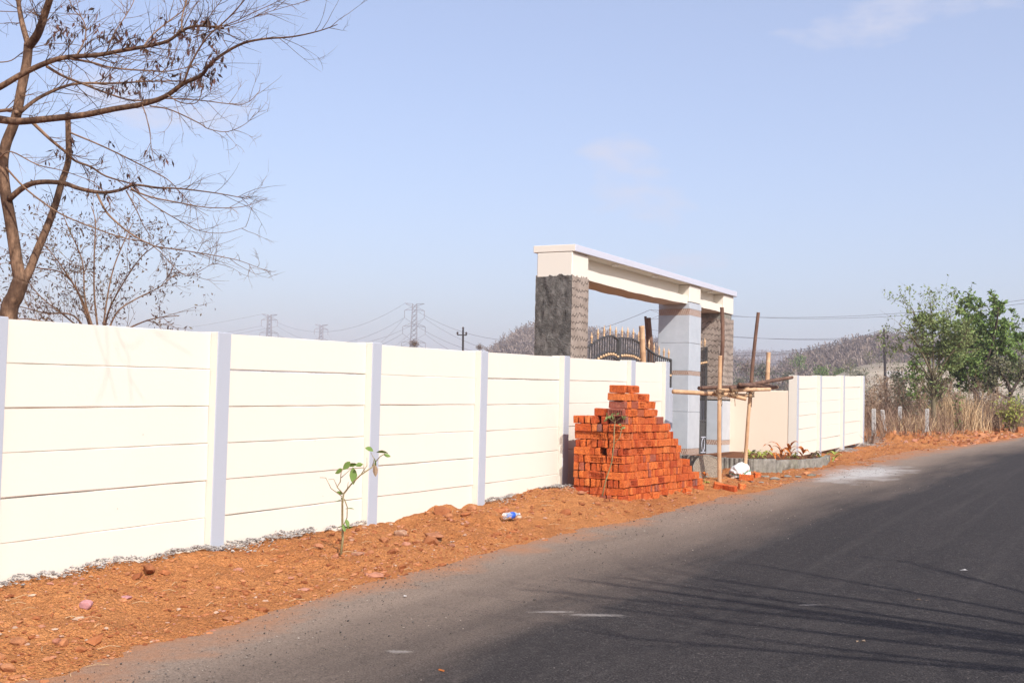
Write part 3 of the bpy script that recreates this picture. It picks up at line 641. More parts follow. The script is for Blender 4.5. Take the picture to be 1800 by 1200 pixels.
for i, (x, y, k) in enumerate(((1266, 691, kA), (1319, 692, kB), (1346, 676, 27.5), (1290, 690, kA+.1))): part('rope_lashing', lash(at(x, y, k), .055, i), 'rope', SC)
for px, ty, by, XX, r, mt, lab in ((1128, 573, 634, -7.75, .048, 'bamboo', 'pale bamboo pole standing in front of the double gate'), (1139, 559, 615, -8.95, .058, 'old_wood', 'thick dark wooden pole standing behind the double gate'), (1134.5, 556, 610, -9.15, .026, 'old_wood', 'thin wooden stick beside the thick dark pole behind the gate')):
    a = atX(px, ty, XX); b = atX(px+4, by, XX); d = (b-a)/abs(b[2]-a[2]); base = a+d*(a[2]-.3)
    solo('bamboo_pole', pole_mb(base, a, r*1.05, r, px), mt, tuple(base), lab, 'pole', None, True)

# ------------------------------------------------------------------ round slab, sack, planter and plants
c = G(1246, 843); k = kA+.42; cc = at(1243, 825, k); rad = .225
m = MB(); n = 36; ax = np.array([.45, -.85, .2]); ax /= np.linalg.norm(ax); a1 = np.cross(ax, ez); a1 /= np.linalg.norm(a1); a2 = np.cross(a1, ax)
V = []
for off, s in ((.045, .93), (.052, .95), (.052, 1), (-.045, 1)):
    V += [cc+ax*off+rad*s*(math.cos(t)*a1+math.sin(t)*a2) for t in np.linspace(0, 6.283, n, endpoint=False)]
Fc = [(i*n+j, i*n+(j+1) % n, (i+1)*n+(j+1) % n, (i+1)*n+j) for i in range(3) for j in range(n)]
m.add(V, Fc, 0); m.add(V[:n], [tuple(range(n))], 1); m.add(V[3*n:], [tuple(range(n))[::-1]], 0)
solo('manhole_cover', m, ['concrete', 'aggregate'], tuple(cc-np.array([0, 0, rad])), 'round concrete slab leaning upright beside the brick stack', 'slab')
# crumpled sack
sp_ = G(1301, 838); bm = bmesh.new(); bmesh.ops.create_icosphere(bm, subdivisions=4, radius=1); rg = np.random.RandomState(8)
kv = rg.normal(size=(14, 3)); ph = rg.uniform(0, 6, 14); V = []
for v in bm.verts:
    cv = np.array(v.co); d_ = sum(abs(math.sin(kv[i]@cv*2.6+ph[i])) for i in range(14))/14-.55
    q_ = cv*(1+d_*.9); V.append(sp_+np.array([q_[0]*.15, q_[1]*.20, max(q_[2], -.5)*.13+.07+.05*max(0, q_[1])]))
m = MB(); m.add(V, [[v.index for v in f.verts] for f in bm.faces]); bm.free()
for j, f in enumerate(m.f):
    cz = np.mean([m.v[t] for t in f], 0)-sp_
    if .02 < cz[2]-cz[1]*.3-.07 < .04: m.mi[j] = 1
    elif .05 < cz[2]-cz[1]*.3-.07 < .06: m.mi[j] = 2
solo('sack', m, ['sack', 'sack_green', 'sack_red'], tuple(sp_), 'crumpled white plastic sack with green stripe at the foot of the leaning scaffold pole', 'sack')
# planter edging of ribbed concrete blocks
PL = thing('planter', (-6.2, 22.2, .45), 'low planter bed edged with ribbed grey concrete blocks', 'planter')
path = [np.array(p_) for p_ in ((-7.9, 20.75), (-6.95, 20.42), (-6.22, 20.35), (-5.92, 20.75), (-5.74, 21.5), (-5.66, 22.3), (-5.68, 23.1), (-5.78, 23.9), (-5.95, 24.7))]
ztops = [.70, .70, .70, .675, .665, .66, .66, .655, .655]
for i in range(len(path)-1):
    a, b = path[i], path[i+1]; L = np.linalg.norm(b-a); d = (b-a)/L; nrm = np.array([d[1], -d[0]]); m = MB(); nr = max(5, int(L/.085)); V = []; rg = random.Random(i)
    zt = ztops[i]; zb = .30
    for j in range(nr*4+1):
        t = (j/(nr*4))*(L-.012)+.006; o = .018*abs(math.sin(math.pi*j/4)); p_ = a+d*t+nrm*(o+rg.uniform(-.003, .003)); r_ = a+d*t-nrm*.09; zz = zt+rg.uniform(-.008, .006); zl = zb
        if i in (3, 4) and .25 < t/L < .9: zl = .50+rg.uniform(-.02, .05)+(.04 if i == 3 else 0)
        V += [(p_[0], p_[1], zl), (p_[0], p_[1], zz), (r_[0], r_[1], zz), (r_[0], r_[1], zb)]
    nn = nr*4; m.add(V, [(j*4+q_, (j+1)*4+q_, (j+1)*4+(q_+1) % 4, j*4+(q_+1) % 4) for j in range(nn) for q_ in range(4)]+[(0, 1, 2, 3), tuple(nn*4+q_ for q_ in (3, 2, 1, 0))]); part('edging_block', m, 'concrete', PL)
m = MB(); inner = path+[np.array((-6.5, 25.0)), np.array((-8.1, 25.0)), np.array((-8.1, 21.0))]; rg = random.Random(3)
cxy = np.array((-6.9, 23.0)); V = [(cxy[0], cxy[1], .66)]
for s, z in ((.5, .655), (.985, .63)): V += [(*(cxy+(p_-cxy)*s), z+rg.uniform(-.02, .02)) for p_ in inner]
N_ = len(inner); Fc = [(0, 1+i, 1+(i+1) % N_) for i in range(N_)]+[(1+i, 1+N_+i, 1+N_+(i+1) % N_, 1+(i+1) % N_) for i in range(N_)]
m.add(V, Fc); part('soil_bed', m, 'soil', PL, True)
def tuft(px, py, k, mat, h, n, seed, label, cat='plant', nm='potted_shrub', w=.035, grp='plants in the planter bed'):
    rg = np.random.RandomState(seed); b = at(px, py, k); T_ = thing(nm, tuple(b), label, cat, grp)
    m = MB(); m.tube([b-np.array([0, 0, .06]), b+np.array([0, 0, h*.45])], [.008, .005], 5); part('stem', m, 'stem_olive', T_)
    for i in range(n):
        a = 6.283*i/n+rg.uniform(-.3, .3); l = h*rg.uniform(.6, 1.1); out = np.array([math.cos(a), math.sin(a), 0]); o_ = b+np.array([0, 0, rg.uniform(.05, .5)*h]); s = np.array([-out[1], out[0], 0])*w*.5
        V = []; e_ = rg.uniform(.35, 1.1)
        for t, ww in ((0, .3), (.35, 1), (.7, .8), (1, .05)):
            c_ = o_+out*l*t*.75+np.array([0, 0, l*(e_*t-.75*t*t)]); V += [c_-s*ww, c_+s*ww]
        mb = MB(); mb.add(V, [(0, 1, 3, 2), (2, 3, 5, 4), (4, 5, 7, 6)]); part('leaf', mb, mat, T_)
kp = 21.6
ll = [(1318, 806, 'leaf_yellow', .16, 9, 'yellow-green tufted plant nearest the leaning scaffold pole'), (1332, 807, 'leaf_yellow', .20, 10, 'yellow-green tuft second along the planter from the scaffold'),
      (1345, 806, 'leaf_yellow', .22, 9, 'tallest yellow-green tuft in the planter, before the peach wall'), (1357, 804, 'leaf_orange', .22, 10, 'orange-leaved plant left of the paired orange plants'),
      (1374, 805, 'leaf_orange', .26, 11, 'larger orange-leaved plant in the middle of the planter'), (1387, 804, 'leaf_orange', .26, 11, 'orange-leaved plant close against the lavender wall corner'),
      (1411, 806, 'leaf_orange', .22, 9, 'orange-leaved plant in front of the short plank wall'), (1397, 808, 'leaf_yellow', .15, 8, 'small yellow-green tuft under the wall corner'),
      (1433, 808, 'leaf_brown', .2, 9, 'dark brownish plant in front of the short plank wall'), (1441, 811, 'leaf_yellow', .18, 10, 'yellow-green tuft near the far end of the planter'), (1466, 810, 'leaf_yellow', .2, 11, 'yellow-green tuft at the very end of the planter'),
      (1326, 800, 'leaf_grey', .15, 7, 'grey-green sprig against the peach wall')]
for i, (x, y, mt, h, n, lb) in enumerate(ll): tuft(x, y, kp+i*.22, mt, h*1.55, n, i, lb, w=.055)
b = G(1238, 846); tuft(1238, 842, dep(b), 'leaf_orange', .16, 7, 40, 'small reddish plant growing between the round slab and the bricks', nm='small_plant', grp=None)
b = G(1245, 850); tuft(1243, 850, dep(b), 'leaf_yellow', .10, 7, 41, 'tiny yellow-green weed at the foot of the round slab', nm='small_plant', grp=None)
b = G(1094, 874); tuft(1095, 873, dep(b), 'leaf_green', .09, 8, 42, 'small green weed at the corner of the brick stack', nm='small_plant', grp=None)

# ------------------------------------------------------------------ saplings
def leafblade(c_, d, l, wd, rg):
    d = np.array(d, float); d /= np.linalg.norm(d); s = np.cross(d, rg.normal(size=3)); s /= np.linalg.norm(s); nn = np.cross(d, s); V = []
    for t, ww in ((0, .08), (.25, .75), (.5, 1), (.78, .7), (1, .05)):
        p_ = c_+d*l*t-np.array([0, 0, l*.18*t*t]); V += [p_-s*wd*.5*ww+nn*wd*.14*ww, p_, p_+s*wd*.5*ww+nn*wd*.14*ww]
    m = MB(); m.add(V, [(i*3+j, i*3+j+1, i*3+j+4, i*3+j+3) for i in range(4) for j in range(2)]); return m
def sapling(name, label, base, k, stems, leaves, conv, stem_mat, leafmats):
    T_ = thing(name, tuple(base), label, 'sapling'); rg = np.random.RandomState(2)
    for pts, ra, rb in stems:
        P_ = [at(*conv(x, y), k+.06*math.sin(i*1.7+len(pts))*(i > 0)) for i, (x, y) in enumerate(pts)]
        m = MB(); n = len(P_); m.tube(P_, [ra+(rb-ra)*i/(n-1) for i in range(n)], 6); part('stem', m, stem_mat, T_, True)
    for x, y, dx, dy, l, mt in leaves:
        c_ = at(*conv(x, y), k+rg.uniform(-.05, .05)); d = cr*dx-cu*dy+cf*rg.uniform(-.5, .5); part('leaf', leafblade(c_, d, l, l*.55, rg), leafmats[mt], T_)
g = G(599, 976); cv1 = lambda x, y: (540+x/4.286, 760+y/4.286)
sapling('sapling', 'young sapling with a few large green leaves on the dirt before the long wall', g, dep(g),
        [([(252, 930), (268, 800), (265, 650), (265, 520), (275, 460)], .011, .007), ([(275, 460), (330, 390), (400, 320), (490, 260), (515, 220), (550, 180), (585, 158)], .007, .003), ([(490, 260), (505, 200), (480, 150)], .004, .002),
         ([(270, 460), (225, 410), (250, 370), (255, 300), (270, 270)], .005, .003), ([(255, 340), (300, 300), (345, 262)], .003, .002), ([(262, 480), (180, 420), (140, 340), (95, 338)], .004, .002), ([(225, 405), (200, 350), (160, 352)], .003, .0015),
         ([(280, 500), (302, 560), (300, 640), (270, 705)], .005, .004), ([(400, 320), (450, 250), (450, 190)], .003, .0015), ([(300, 430), (310, 370)], .003, .0015), ([(430, 300), (425, 235)], .003, .0015)],
        [(498, 140, -1, -.7, .085, 0), (520, 150, 1, -.1, .10, 0), (575, 165, 1, .1, .06, 0), (505, 190, .1, 1, .09, 1), (505, 240, .2, 1, .09, 2), (268, 280, .7, -1, .11, 0), (300, 250, 1, -.4, .09, 0), (362, 250, 1, -.4, .07, 0), (345, 262, .05, 1, .12, 0), (265, 275, -.8, .3, .08, 0),
         (265, 500, -.9, .2, .07, 0), (285, 575, 1, -.2, .085, 1), (292, 650, .4, 1, .07, 0), (280, 715, 1, -.3, .075, 1), (268, 690, .4, .8, .06, 1), (265, 465, -.8, -.5, .06, 0), (255, 480, .3, .6, .05, 0), (270, 700, -.7, .1, .05, 1)],
        cv1, 'stem_olive', ['leaf_green', 'leaf_green', 'dry_leaf'])
g = np.array([-6.02, 13.42, gz(-6.02, 13.42)]); cv2 = lambda x, y: (980+x/5.454, 660+y/5.454)
sapling('sapling', 'spindly sapling with tiny yellowish leaves in front of the brick stack', g, dep(g),
        [([(428, 1155), (465, 1000), (520, 830), (540, 660), (545, 500), (555, 430)], .009, .005), ([(540, 660), (600, 590), (615, 500)], .005, .003), ([(550, 450), (480, 400)], .003, .002), ([(553, 440), (540, 370)], .003, .002), ([(555, 440), (630, 385)], .003, .002)],
        [(480+random.uniform(-25, 25), 400+random.uniform(-20, 15), random.uniform(-1, 1), random.uniform(-1, .6), .055, 0) for _ in range(6)]+[(545+random.uniform(-25, 25), 380+random.uniform(-20, 20), random.uniform(-1, 1), random.uniform(-1, .6), .055, 0) for _ in range(7)]
        + [(630+random.uniform(-20, 20), 395+random.uniform(-15, 15), random.uniform(-1, 1), random.uniform(-1, .6), .05, 0) for _ in range(5)]+[(620+random.uniform(-20, 20), 490+random.uniform(-20, 15), random.uniform(-1, 1), random.uniform(-1, .6), .055, 0) for _ in range(6)],
        cv2, 'stem_olive', ['leaf_pale'])

# ------------------------------------------------------------------ bottle, stones, gravel, litter
p = G(898, 912); d = np.array([.25, .95, .05]); d /= np.linalg.norm(d)
def lathe_along(prof, o, d, n=16):
    a = np.cross(d, ez); a /= np.linalg.norm(a); b = np.cross(a, d); V = [o+d*z+r*(math.cos(6.283*k/n)*a+math.sin(6.283*k/n)*b) for r, z in prof for k in range(n)]; m_ = len(prof)
    return MB().add(V, [(i*n+k, i*n+(k+1) % n, (i+1)*n+(k+1) % n, (i+1)*n+k) for i in range(m_-1) for k in range(n)]+[tuple(range(n))[::-1], tuple((m_-1)*n+k for k in range(n))])
o_ = p+np.array([0, -.16, .038])
B = thing('water_bottle', tuple(p), 'empty clear plastic water bottle with blue label lying on the dirt', 'bottle')
part('body', lathe_along([(.025, 0), (.034, .008), (.035, .06), (.032, .075), (.035, .09), (.035, .15), (.030, .175), (.018, .20), (.013, .21), (.013, .225)], o_, d), 'clear_plastic', B, True)
part('label', lathe_along([(.0357, .092), (.0357, .148)], o_, d), 'label_blue', B, True)
part('cap', lathe_along([(.015, .222), (.015, .238)], o_, d), 'white_paint', B)
stones = [(262, 1002, .15, 'long reddish slab of stone lying near the wall foot below the near post', (1.2, .55, .45)), (222, 1052, .07, 'flat mauve stone chip on the dirt', (1.2, .8, .35)), (152, 1065, .09, 'grey-brown stone beside the flat mauve chip', None), (32, 1130, .09, 'pale stone near the bottom edge of the dirt verge', None),
          (12, 1178, .08, 'dark rounded stone at the bottom left corner', None), (100, 1128, .05, 'small reddish stone chip by the road edge', None), (775, 902, .16, 'large orange boulder by the wall foot between two posts', (1, 1.1, .6)), (788, 908, .09, 'round orange stone leaning on the large boulder', None), (828, 895, .13, 'pale flat rock at the post by the wall', (1.2, .8, .45)),
          (703, 940, .13, 'angular brown stone beyond the leafy sapling', None), (762, 945, .16, 'wide half buried stone on the verge', (1.3, 1, .35)), (675, 952, .09, 'stone with a dark shaded side near the sapling', None), (735, 953, .06, 'small stone beside the half buried one', None), (630, 975, .10, 'pale yellowish flat stone at the sapling foot', (1.4, .7, .35)),
          (652, 972, .06, 'small cream stone beside the flat one at the sapling foot', None), (590, 978, .06, 'rounded stone just left of the sapling stem', None), (795, 960, .06, 'dark small stone near the road edge', None), (995, 902, .12, 'brown rock in front of the far posts', None), (890, 900, .09, 'rock just behind the water bottle', None), (1002, 862, .07, 'round pale stone at the left foot of the brick stack', None),
          (1022, 868, .08, 'orange stone below the brick stack front', None), (1050, 886, .08, 'brown stone below the thin sapling', None), (820, 968, .04, 'small stone on the road edge', None), (845, 979, .025, 'tiny yellow stone on the asphalt edge', None), (400, 1089, .06, 'flat orange clod at the edge of the asphalt', (1.3, .9, .4)), (560, 962, .08, 'brown stone left of the sapling by the wall', None),
          (1130, 880, .06, 'small stone in front of the brick stack', None), (930, 915, .05, 'small stone right of the water bottle', None), (1075, 880, .07, 'grey stone beside the thin sapling', None), (480, 985, .06, 'pale stone on the verge before the second bay', None), (640, 928, .05, 'dull stone behind the sapling near the post', None)]
for i, (x, y, r, lb, sq) in enumerate(stones):
    p = G(x, y); rg = np.random.RandomState(100+i); V, Fc = rockverts(r*.62, rg, sq or (1, .85, .62)); a = rg.uniform(0, 6.28); ca, sa = math.cos(a), math.sin(a)
    V = [(v[0]*ca-v[1]*sa+p[0], v[0]*sa+v[1]*ca+p[1], v[2]+p[2]+r*.12) for v in V]; m = MB().add(V, Fc)
    o = solo('stone', m, 'mauve' if 'mauve' in lb else 'stone', tuple(p), lb, 'stone', 'stones on the dirt verge')
for i, (x, y, r) in enumerate(((1345, 838, .10), (1362, 842, .12), (1384, 838, .11), (1402, 838, .09), (1428, 836, .12), (1318, 846, .08), (1338, 848, .07), (1452, 828, .10), (1490, 790, .16), (1500, 785, .13))):
    p = G(x, y); rg = np.random.RandomState(300+i); V, Fc = rockverts(r*.6, rg, (1.3, 1, .4)); m = MB().add([(v[0]+p[0], v[1]+p[1], v[2]+p[2]+r*.08) for v in V], Fc)
    solo('concrete_chunk', m, 'concrete', tuple(p), 'broken flat concrete chunk '+['under the broken gap of the planter edging', 'in front of the broken planter gap', 'at the middle of the planter foot', 'right of the middle of the planter foot', 'toward the far end of the planter foot', 'beside the white sack on the road side', 'between the sack and the planter gap', 'at the very end of the planter edging', 'larger, under the middle post of the short wall', 'smaller, under the middle post of the short wall'][i], 'rubble', 'broken concrete by the planter')
def scatter(name, label, pts, size, mat, seed, flat=.6):
    rg = np.random.RandomState(seed); ph_ = (1+5**.5)/2; oc = np.array([(-1, ph_, 0), (1, ph_, 0), (-1, -ph_, 0), (1, -ph_, 0), (0, -1, ph_), (0, 1, ph_), (0, -1, -ph_), (0, 1, -ph_), (ph_, 0, -1), (ph_, 0, 1), (-ph_, 0, -1), (-ph_, 0, 1)])/1.9
    fo = np.array([(0, 11, 5), (0, 5, 1), (0, 1, 7), (0, 7, 10), (0, 10, 11), (1, 5, 9), (5, 11, 4), (11, 10, 2), (10, 7, 6), (7, 1, 8), (3, 9, 4), (3, 4, 2), (3, 2, 6), (3, 6, 8), (3, 8, 9), (4, 9, 5), (2, 4, 11), (6, 2, 10), (8, 6, 7), (9, 8, 1)])
    n = len(pts); s = size*rg.lognormal(0, .45, n); V = oc[None]*rg.uniform(.62, 1.2, (n, 12, 1))*np.stack([np.ones(n), rg.uniform(.55, 1., n), rg.uniform(.6, 1.1, n)], 1)[:, None, :]*s[:, None, None]; V[:, :, 2] *= flat; a = rg.uniform(0, 6.28, n); c_, s_ = np.cos(a)[:, None], np.sin(a)[:, None]
    x = V[:, :, 0]*c_-V[:, :, 1]*s_+V[:, :, 2]*.4; y = V[:, :, 0]*s_+V[:, :, 1]*c_; V = np.stack([x, y, V[:, :, 2]], -1)+pts[:, None, :]
    Fc = (fo[None]+np.arange(n)[:, None, None]*12).reshape(-1, 3); return tag(link(name, fastmesh(name, V.reshape(-1, 3), Fc, mat)), label, None, None, 'stuff')
rg = np.random.RandomState(33)
n = 15000; yy = 3.2+29*rg.rand(n)**1.35; t = rg.rand(n); xx = tab(yy, XE)+.1-(tab(yy, XE)+6.75)*t; keepm = fbm(xx*1.3, yy*1.3, 9, 3)+rg.rand(n)*.7 > .2; xx, yy = xx[keepm], yy[keepm]
scatter('pebbles', 'loose reddish pebbles and clods on the dirt verge', np.stack([xx, yy, ground_z(xx, yy)+.002], 1), .011, 'pebble', 1)
n = 1500; yy = 3.2+32*rg.rand(n)**1.3; t = rg.rand(n); xx = tab(yy, XE)-.05-(tab(yy, XE)+6.6)*t; keepm = fbm(xx*.9, yy*.9, 19, 3)+rg.rand(n)*.5 > .3; xx, yy = xx[keepm], yy[keepm]
scatter('rubble', 'fist sized clods of red earth on the dirt verge', np.stack([xx, yy, ground_z(xx, yy)+.004], 1), .024, 'pebble', 2, .7)
n = 3600; yy = 32+26*rg.rand(n); xx = tab(yy, XE)-.1-rg.rand(n)**1.5*2.6; scatter('rubble', 'lumpy clods of dug red earth on the bank beyond the short wall', np.stack([xx, yy, ground_z(xx, yy)], 1), .042, 'pebble', 3, .8)
# grey gravel along the wall foot
P_ = []
for ya, yb, wdt, dens in ((3.3, 5.2, .05, 700), (4.8, 7.3, .11, 1500), (7.2, 8.7, .17, 1700), (8.9, 9.6, .05, 250), (11.85, 12.5, .16, 500), (13.2, 13.62, .30, 1500), (31.0, 32.6, .5, 2400), (28.8, 30.0, .35, 1200)):
    y_ = rg.uniform(ya, yb, dens); ww = wdt*np.sin(np.pi*np.clip((y_-ya)/(yb-ya)*.9+.05, 0, 1))**.4; x_ = WALLX-.03+np.abs(rg.normal(0, .5, dens))*ww
    P_.append(np.stack([x_, y_, np.maximum(ground_z(x_, y_), 0)+.02+(1-np.clip((x_-WALLX)/wdt, 0, 1))*.022*rg.rand(dens)+.004], 1))
scatter('gravel', 'grey cement gravel heaped along the foot of the wall', np.concatenate(P_), .0068, 'gravel', 4, .6)
n = 9000; yy = 3.6+20*rg.rand(n)**1.6; e = np.abs(rg.normal(0, .75, n)); xx = tab(yy, XE)+e-.05; m_ = fbm(xx*1.1, yy*.6, 29, 3)+rg.rand(n)*.6 > .22; xx, yy = xx[m_], yy[m_]
zz = tab(yy, ZR)+.012+.02*np.sin(np.pi*np.clip((xx-tab(yy, XE))/ROADW, 0, 1)); scatter('grit', 'loose dark chippings and grit along the edge of the asphalt', np.stack([xx, yy, zz], 1), .0036, 'chip', 5, .7)
m = MB(); rg2 = random.Random(6)
for i in range(170):
    y = 3.3+16*rg2.random()**1.3; x = float(tab(y, XE))-rg2.random()*1.35+.05; z = gz(x, y)+.016; a = rg2.uniform(-1.2, 1.2); l = rg2.uniform(.04, .16)
    m.tube([(x, y, z), (x+l*.5*math.sin(a), y+l*.5*math.cos(a), z+.012), (x+l*math.sin(a), y+l*math.cos(a), z)], .0018, 4)
tag(link('straw', m.mesh('straw', 'straw')), 'broken straw and dry stalks strewn over the dirt', None, None, 'stuff')
for i, (x, y, lb, mt, s) in enumerate(((1619, 1058, 'curled dry leaf on the asphalt among the branch shadows', 'dry_leaf', .06), (1513, 1131, 'pale dry leaf on the asphalt nearest the bottom edge', 'dry_leaf', .05), (776, 1182, 'small orange dry leaf on the near asphalt', 'leaf_orange', .03), (1695, 1005, 'flat scrap of litter on the asphalt', 'sack', .05), (712, 1050, 'tiny white scrap near the dirt edge', 'sack', .025), (1758, 1083, 'white scrap at the right of the asphalt', 'sack', .04), (795, 1024-70, 'bit of paper on the dirt', 'sack', .03))):
    p = G(x, y, .012); m = MB(); a = i*1.3; q_ = [(-1, 0, .05), (-.3, .45, .3), (.5, .4, .1), (1, 0, .35), (.4, -.45, .15), (-.4, -.4, .4)]
    V = [(p[0]+s*(u*math.cos(a)-v*math.sin(a)), p[1]+s*(u*math.sin(a)+v*math.cos(a)), p[2]+s*h_*.5) for u, v, h_ in q_]; m.add(V+[(p[0], p[1], p[2])], [(j, (j+1) % 6, 6) for j in range(6)]); solo('dry_leaf' if 'leaf' in lb else 'paper_scrap', m, mt, tuple(p), lb, 'litter')

# ------------------------------------------------------------------ trees
def growtwigs(m, pts, rng, n, ln, r, sub=2, up=.15, outs=None, taper=.25, sub2=True):
    """twigs off a limb given as a list of points"""
    pts = np.array(pts); seg = np.linalg.norm(np.diff(pts, axis=0), axis=1); cum = np.concatenate([[0], np.cumsum(seg)]); L = cum[-1]
    for i in range(n):
        s = L*(.12+.88*rng.rand()); j = min(np.searchsorted(cum, s)-1, len(seg)-1); j = max(j, 0); o = pts[j]+(pts[j+1]-pts[j])*(s-cum[j])/seg[j]; t = (pts[j+1]-pts[j])/seg[j]
        d = rng.normal(size=3); d -= t*(d@t); d /= np.linalg.norm(d)+1e-9; d = t*rng.uniform(.5, 1.3)+d*rng.uniform(.5, 1.1)+np.array([0, 0, up]); d /= np.linalg.norm(d)
        l = ln*rng.uniform(.35, 1.25); k = 5; P2 = [o]; dd = d.copy(); bend = rng.normal(size=3)*.22+np.array([0, 0, rng.uniform(-.12, .2)])
        for q_ in range(k): dd = dd+bend/k*1.6+rng.normal(size=3)*.07; dd /= np.linalg.norm(dd); P2.append(P2[-1]+dd*l/k)
        m.tube(P2, [r*(1-(1-taper)*q_/k) for q_ in range(k+1)], 3, cap=False)
        if outs is not None: outs += P2[1:]
        if sub > 0: growtwigs(m, P2, rng, rng.randint(1, sub+2), ln*.55, r*.62, sub-1 if sub2 else 0, up, outs)
def smooth_path(P, n=4):
    P = [np.array(p) for p in P]; o = []
    for i in range(len(P)-1):
        p0, p1, p2, p3 = P[max(i-1, 0)], P[i], P[i+1], P[min(i+2, len(P)-1)]
        for k in range(n): t = k/n; o.append(.5*((2*p1)+(-p0+p2)*t+(2*p0-5*p1+4*p2-p3)*t*t+(-p0+3*p1-3*p2+p3)*t**3))
    return o+[P[-1]]
def limb(m, pts, ra, rb, n=7):
    P2 = smooth_path(pts); k = len(P2); m.tube(P2, [ra+(rb-ra)*(i/(k-1))**.8 for i in range(k)], n); return P2
D0 = 11.0
rg = np.random.RandomState(77)
g0 = at(14, 556, D0); g0 = np.array([g0[0], g0[1], gz(g0[0], g0[1])])
BT_ = thing('bare_tree', tuple(g0), 'leafless brown tree with spreading twigs and dark pods behind the near end of the wall', 'tree')
c5 = lambda l, a, b: [at(x/3, y/3, a+(b-a)*i/max(len(l)-1, 1)) for i, (x, y) in enumerate(l)]
c6 = lambda l, a, b: [at(x/3.75, 300+y/3.75, a+(b-a)*i/max(len(l)-1, 1)) for i, (x, y) in enumerate(l)]
px = lambda l, a, b: [at(x, y, a+(b-a)*i/max(len(l)-1, 1)) for i, (x, y) in enumerate(l)]
outs = []
m = MB(); limb(m, [g0-np.array([0, 0, .1]), (g0+at(12, 560, D0))/2]+px([(14, 560), (27, 520), (37, 492)], D0, D0), .09, .072, 10)
limb(m, px([(37, 496), (31, 470), (25, 430), (17, 380), (9, 335), (5, 290), (10, 255), (22, 224), (30, 198), (38, 155), (47, 110), (50, 77)], D0, D0+.1), .058, .04, 10); part('trunk', m, 'bark', BT_, True)
